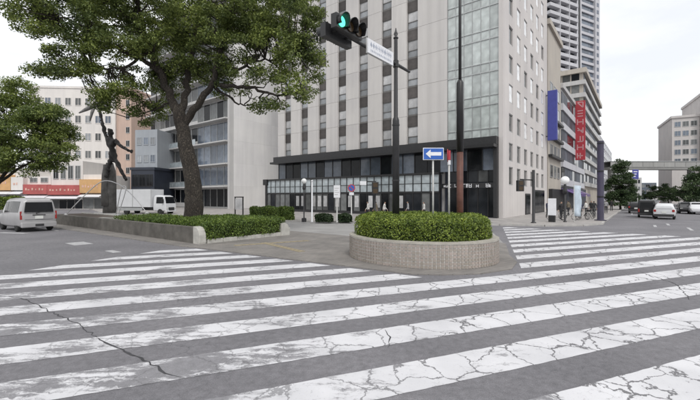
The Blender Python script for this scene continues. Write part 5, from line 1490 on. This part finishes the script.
def end_panel(o, name, x0, x1, y0, y1, z0, z1, m_, th=.012, taper=1.0):
    """slanted panel across the car: bottom edge at x0,z0, top edge at x1,z1"""
    g_ = MB(); d = Vector((z1 - z0, 0, -(x1 - x0))).normalized() * th
    if x0 < 0: d = -d if d.x > 0 else d
    else: d = d if d.x > 0 else -d
    c = (y0 + y1) / 2; t0, t1 = c + (y0 - c) * taper, c + (y1 - c) * taper
    q = [Vector((x0, y0, z0)), Vector((x0, y1, z0)), Vector((x1, t1, z1)), Vector((x1, t0, z1))]
    g_.v = [tuple(p + d) for p in q] + [tuple(p - d) for p in q]; g_.f = [(0, 1, 2, 3), (7, 6, 5, 4), (0, 4, 5, 1), (1, 5, 6, 2), (2, 6, 7, 3), (3, 7, 4, 0)]
    return g_.build(name, m_, o)
# white minivan at the left, tail towards us
VST = [(-2.12, .42, .98, 1.25, .74, .80, .70), (-2.10, .30, 1.02, 1.80, .80, .845, .66), (-1.85, .26, 1.03, 1.93, .84, .86, .70), (-.4, .24, 1.02, 1.95, .85, .865, .72), (.75, .24, 1.00, 1.90, .85, .86, .70), (1.45, .25, 1.00, 1.18, .84, .85, .72), (1.95, .28, .88, .98, .80, .82, .68), (2.15, .36, .72, .80, .68, .72, .60)]
def van_lamps(o):
    end_panel(o, 'rear_window', -2.135, -2.095, -.68, .68, 1.12, 1.70, M_CARGLASS, .03, .90)
    for zz in (.70, 1.06): MB().box(-2.142, -2.12, -.66, .66, zz, zz + .012).build('tailgate_seam', M_BUMPER, o)
    end_panel(o, 'windscreen', 1.38, .82, -.70, .70, 1.06, 1.82, M_CARGLASS, .03, .88)
    for s_ in (-1, 1):
        end_panel(o, 'tail_lamp', -2.10, -2.08, s_ * .81 - .045, s_ * .81 + .045, .72, 1.18, M_TAIL, .03)
        MB().box(2.0, 2.16, s_ * .58 - .14, s_ * .58 + .14, .62, .78).build('headlight', M_CLEAR, o, bevel=.02)
        MB().box(.80, .98, s_ * .98 - .09, s_ * .98 + .09, 1.02, 1.22).build('mirror', M_SILVER, o, bevel=.03)
    MB().box(-2.24, -2.05, -.82, .82, .26, .55).build('rear_bumper', M_SILVER, o, bevel=.04)
    MB().box(-2.255, -2.242, -.20, .20, .32, .45).build('reflector_strip', M_BUMPER, o)
    MB().box(-2.16, -2.135, -.19, .19, .74, .92).build('number_plate', M_PLATE, o)
    MB().box(-2.15, -2.13, -.30, .30, .94, .99).build('handle', M_BUMPER, o)
    MB().box(-2.19, -2.12, .10, .14, 1.03, 1.10).bar((-2.185, .12, 1.08), (-2.165, -.3, 1.20), .018).build('wiper', M_BLACK, o)
vx, vy = G(40, 231)
van = car('white_van', 'silver white minivan seen from behind at the left edge', (vx - 1.75, vy + 1.0), math.atan2(DL.y, DL.x) + R(4), VST, M_SILVER,
    [(2, 3, .08, .97), (3, 4, .04, .50), (3, 4, .55, 1.0)], van_lamps, None, [(-1.35, .74), (-1.35, -.74), (1.35, .74), (1.35, -.74)])
van.scale = (1.1, 1.1, 1.1)
# white hatchback and black box van on the right street, more cars further
HST = [(-1.95, .42, .80, .92, .68, .74, .62), (-1.93, .28, .92, 1.30, .76, .82, .60), (-1.55, .24, .95, 1.52, .80, .84, .64), (-.2, .22, .92, 1.56, .82, .85, .66), (.55, .22, .92, 1.48, .82, .85, .64), (1.15, .24, .92, 1.02, .81, .83, .68), (1.75, .26, .80, .88, .78, .80, .64), (1.98, .36, .62, .70, .62, .68, .55)]
def hatch_lamps(o):
    end_panel(o, 'rear_window', -1.93, -1.66, -.58, .58, 1.02, 1.42, M_CARGLASS, .03, .9)
    end_panel(o, 'windscreen', 1.10, .62, -.66, .66, .98, 1.42, M_CARGLASS, .03, .86)
    for s_ in (-1, 1):
        MB().box(-1.98, -1.88, s_ * .70 - .10, s_ * .70 + .10, .74, .96).build('tail_lamp', M_TAIL, o, bevel=.02)
        MB().box(1.80, 1.95, s_ * .56 - .14, s_ * .56 + .14, .62, .76).build('headlight', M_CLEAR, o, bevel=.02)
        MB().box(.62, .76, s_ * .95 - .08, s_ * .95 + .08, .95, 1.08).build('mirror', M_BUMPER, o, bevel=.03)
    MB().box(-2.03, -1.9, -.76, .76, .30, .52).build('rear_bumper', M_BUMPER, o, bevel=.03); MB().box(-1.99, -1.96, -.17, .17, .62, .78).build('number_plate', M_PLATE, o)
hdR = math.atan2(DR.y, DR.x)
wx, wy = G(666.5, 219.5)
WW4 = [(-1.25, .72), (-1.25, -.72), (1.25, .72), (1.25, -.72)]
c1 = car('white_car', 'white hatchback seen from behind on the right hand street', (wx + 1.1, wy + 1.5), hdR - R(4), HST, M_WHITE, [(2, 3, .05, .96), (3, 4, .05, .97)], hatch_lamps, 'cars on the right hand street', WW4)
bx_, by_ = G(649, 217.8)
BST = [(-2.0, .40, .92, 1.5, .66, .72, .64), (-1.98, .26, .95, 1.86, .70, .74, .68), (-.4, .24, .95, 1.90, .73, .74, .69), (.9, .24, .95, 1.86, .73, .74, .68), (1.5, .26, .95, 1.15, .72, .73, .64), (1.75, .34, .78, .86, .66, .68, .6)]
def bvan_lamps(o):
    end_panel(o, 'rear_window', -2.01, -1.985, -.56, .56, 1.05, 1.66, M_CARGLASS, .02, .94); end_panel(o, 'windscreen', 1.44, 1.0, -.6, .6, 1.02, 1.76, M_CARGLASS, .03, .92)
    for s_ in (-1, 1): MB().box(-2.03, -1.95, s_ * .64 - .06, s_ * .64 + .06, .6, .95).build('tail_lamp', M_TAIL, o); MB().box(1.66, 1.78, s_ * .5 - .12, s_ * .5 + .12, .62, .76).build('headlight', M_CLEAR, o)
    MB().box(-2.08, -1.94, -.7, .7, .26, .5).build('rear_bumper', M_BUMPER, o, bevel=.03); MB().box(-2.03, -2.0, -.17, .17, .66, .82).build('number_plate', M_PLATE, o)
car('black_van', 'black box van left of the white hatchback on the street', (bx_ + .9, by_ + 1.5), hdR, BST, M_BLACKCAR, [(1, 2, .05, .95), (2, 3, .05, .95)], bvan_lamps, 'cars on the right hand street', [(-1.2, .64), (-1.2, -.64), (1.2, .64), (1.2, -.64)], .28)
for px, py, pm, hd, lab in ((686, 213.4, M_BLACKCAR, hdR + math.pi, 'dark car approaching beyond the white hatchback'), (697, 214, M_WHITE, hdR + math.pi, 'white car cut by the right edge of the street'), (636, 213, M_BLACKCAR, hdR, 'small dark car far ahead by the left kerb of the street'),
                            (649, 207, M_SILVER, hdR, 'small far pale car beyond the black van'), (656, 205.5, M_WHITE, hdR, 'tiny far white car beneath the far trees')):
    x, y = G(px, py); oc = copy_tree(c1); oc.location = (x, y, 0); oc.rotation_euler = (0, 0, hd); oc['label'] = lab
    oc.name = 'distant_car'
    for ch in oc.children:
        if ch.name.startswith('body'): ch.data = ch.data.copy(); ch.data.materials[0] = pm
# delivery truck
tx, ty = G(150, 214.5)
trk = thing('delivery_truck', 'white box delivery truck behind the statue with cab facing right', 'truck', (tx, ty, 0), R(-14))
MB().box(-4.4, 1.15, -1.05, 1.05, .95, 3.15).build('cargo_box', M_WHITE, trk, bevel=.04)
for x in (-4.35, -1.65, 1.08): MB().box(x, x + .06, -1.075, -1.051, .95, 3.14).build('box_rib', M_ALU, trk)
MB().box(-4.3, 3.2, -.45, .45, .55, .93).build('chassis', M_BUMPER, trk)
MB().box(-3.9, -.2, -1.02, -.96, .50, .88).build('side_guard', M_ALU, trk)
CST = [(1.3, .55, 1.35, 2.30, .90, .92, .84), (1.45, .45, 1.35, 2.42, .92, .94, .84), (2.4, .45, 1.35, 2.42, .92, .94, .84), (2.85, .45, 1.32, 2.25, .92, .94, .82), (3.05, .42, 1.28, 1.40, .91, .93, .86), (3.12, .50, 1.05, 1.12, .86, .88, .8)]
rg = shell(CST); m = MB()
for r_ in rg: m.v += r_
for i in range(len(rg) - 1):
    for k in range(12): j = (k + 1) % 12; m.f.append((i * 12 + k, (i + 1) * 12 + k, (i + 1) * 12 + j, i * 12 + j))
m.f.append(tuple(range(12))); m.f.append(tuple(range(60, 72))[::-1])
m.build('cab', M_WHITE, trk, True, bevel=.03)
for s_ in (-1, 1):
    g_ = MB(); g_.v = [(1.75, s_ * .952, 1.42), (2.78, s_ * .952, 1.42), (2.66, s_ * .872, 2.20), (1.75, s_ * .872, 2.20), (1.75, s_ * .93, 1.42), (2.78, s_ * .93, 1.42), (2.66, s_ * .85, 2.20), (1.75, s_ * .85, 2.20)]
    g_.f = [(0, 1, 2, 3), (7, 6, 5, 4), (0, 4, 5, 1), (1, 5, 6, 2), (2, 6, 7, 3), (3, 7, 4, 0)]; g_.build('side_window', M_CARGLASS, trk)
    MB().box(3.0, 3.16, s_ * .68 - .14, s_ * .68 + .14, .72, .92).build('headlight', M_CLEAR, trk, bevel=.02); MB().box(2.75, 2.92, s_ * 1.12 - .1, s_ * 1.12 + .1, 1.5, 1.95).build('mirror', M_BLACK, trk, bevel=.03)
end_panel(trk, 'windscreen', 3.03, 2.84, -.80, .80, 1.42, 2.22, M_CARGLASS, .03, .94)
MB().box(3.02, 3.2, -.9, .9, .38, .62).build('bumper', M_WHITE, trk, bevel=.04)
for x, y in ((2.3, -.82), (2.3, .82), (-2.7, -.82), (-2.7, .82)): wheel(trk, x, y, .38, .26)

# ------------------------------------------------------------------ bicycles parked at the corner
def bicycle(label, x, y, rz):
    o = thing('bicycle', label, 'bicycle', (x, y, .13), rz, 'bicycles parked at the street corner')
    for wx_ in (-.52, .52):
        m = MB(); pts = [(wx_ + .31 * math.cos(2 * math.pi * k / 20), 0, .325 + .31 * math.sin(2 * math.pi * k / 20)) for k in range(21)]
        m.tube(pts, .018, 6, False)
        for k in range(8): m.bar((wx_, 0, .325), pts[k * 20 // 8], .006)
        m.build('wheel', M_TYRE, o)
    f_ = MB().tube([(-.52, 0, .325), (-.12, 0, .30), (.36, 0, .72), (-.2, 0, .68), (-.12, 0, .30)], .018, 6).tube([(-.52, 0, .325), (-.2, 0, .68)], .012, 6).tube([(.36, 0, .95), (.38, 0, .72), (.52, 0, .325)], .016, 6); f_.build('frame', M_GALV, o)
    MB().tube([(.30, -.26, .98), (.38, -.12, .99), (.36, 0, .95), (.38, .12, .99), (.30, .26, .98)], .014, 6).build('handlebar', M_BLACK, o)
    MB().box(-.34, -.06, -.07, .07, .78, .84).build('saddle', M_BLACK, o, bevel=.025); MB().tube([(-.2, 0, .66), (-.2, 0, .80)], .014, 6).build('seat_post', M_GALV, o)
    MB().box(.40, .70, -.16, .16, .72, .92).build('basket', M_DARKMETAL, o)
    return o
for i, (px, py, lab) in enumerate(((556, 219.6, 'bicycle parked nearest the standing sign'), (569, 220.3, 'bicycle parked between globe lamp and pale flag'), (583, 219.8, 'bicycle parked right of the pale flag'), (590, 219.2, 'bicycle parked nearest the thick violet post'), (563, 217.4, 'bicycle parked against the frontage behind the globe lamp'), (576, 216.8, 'bicycle parked in the back row behind the pale flag'), (597, 218.2, 'bicycle parked on the kerb side of the violet post'))):
    x, y = G(px, py, .13); bicycle(lab, x, y, TH + R(20 + 17 * i))
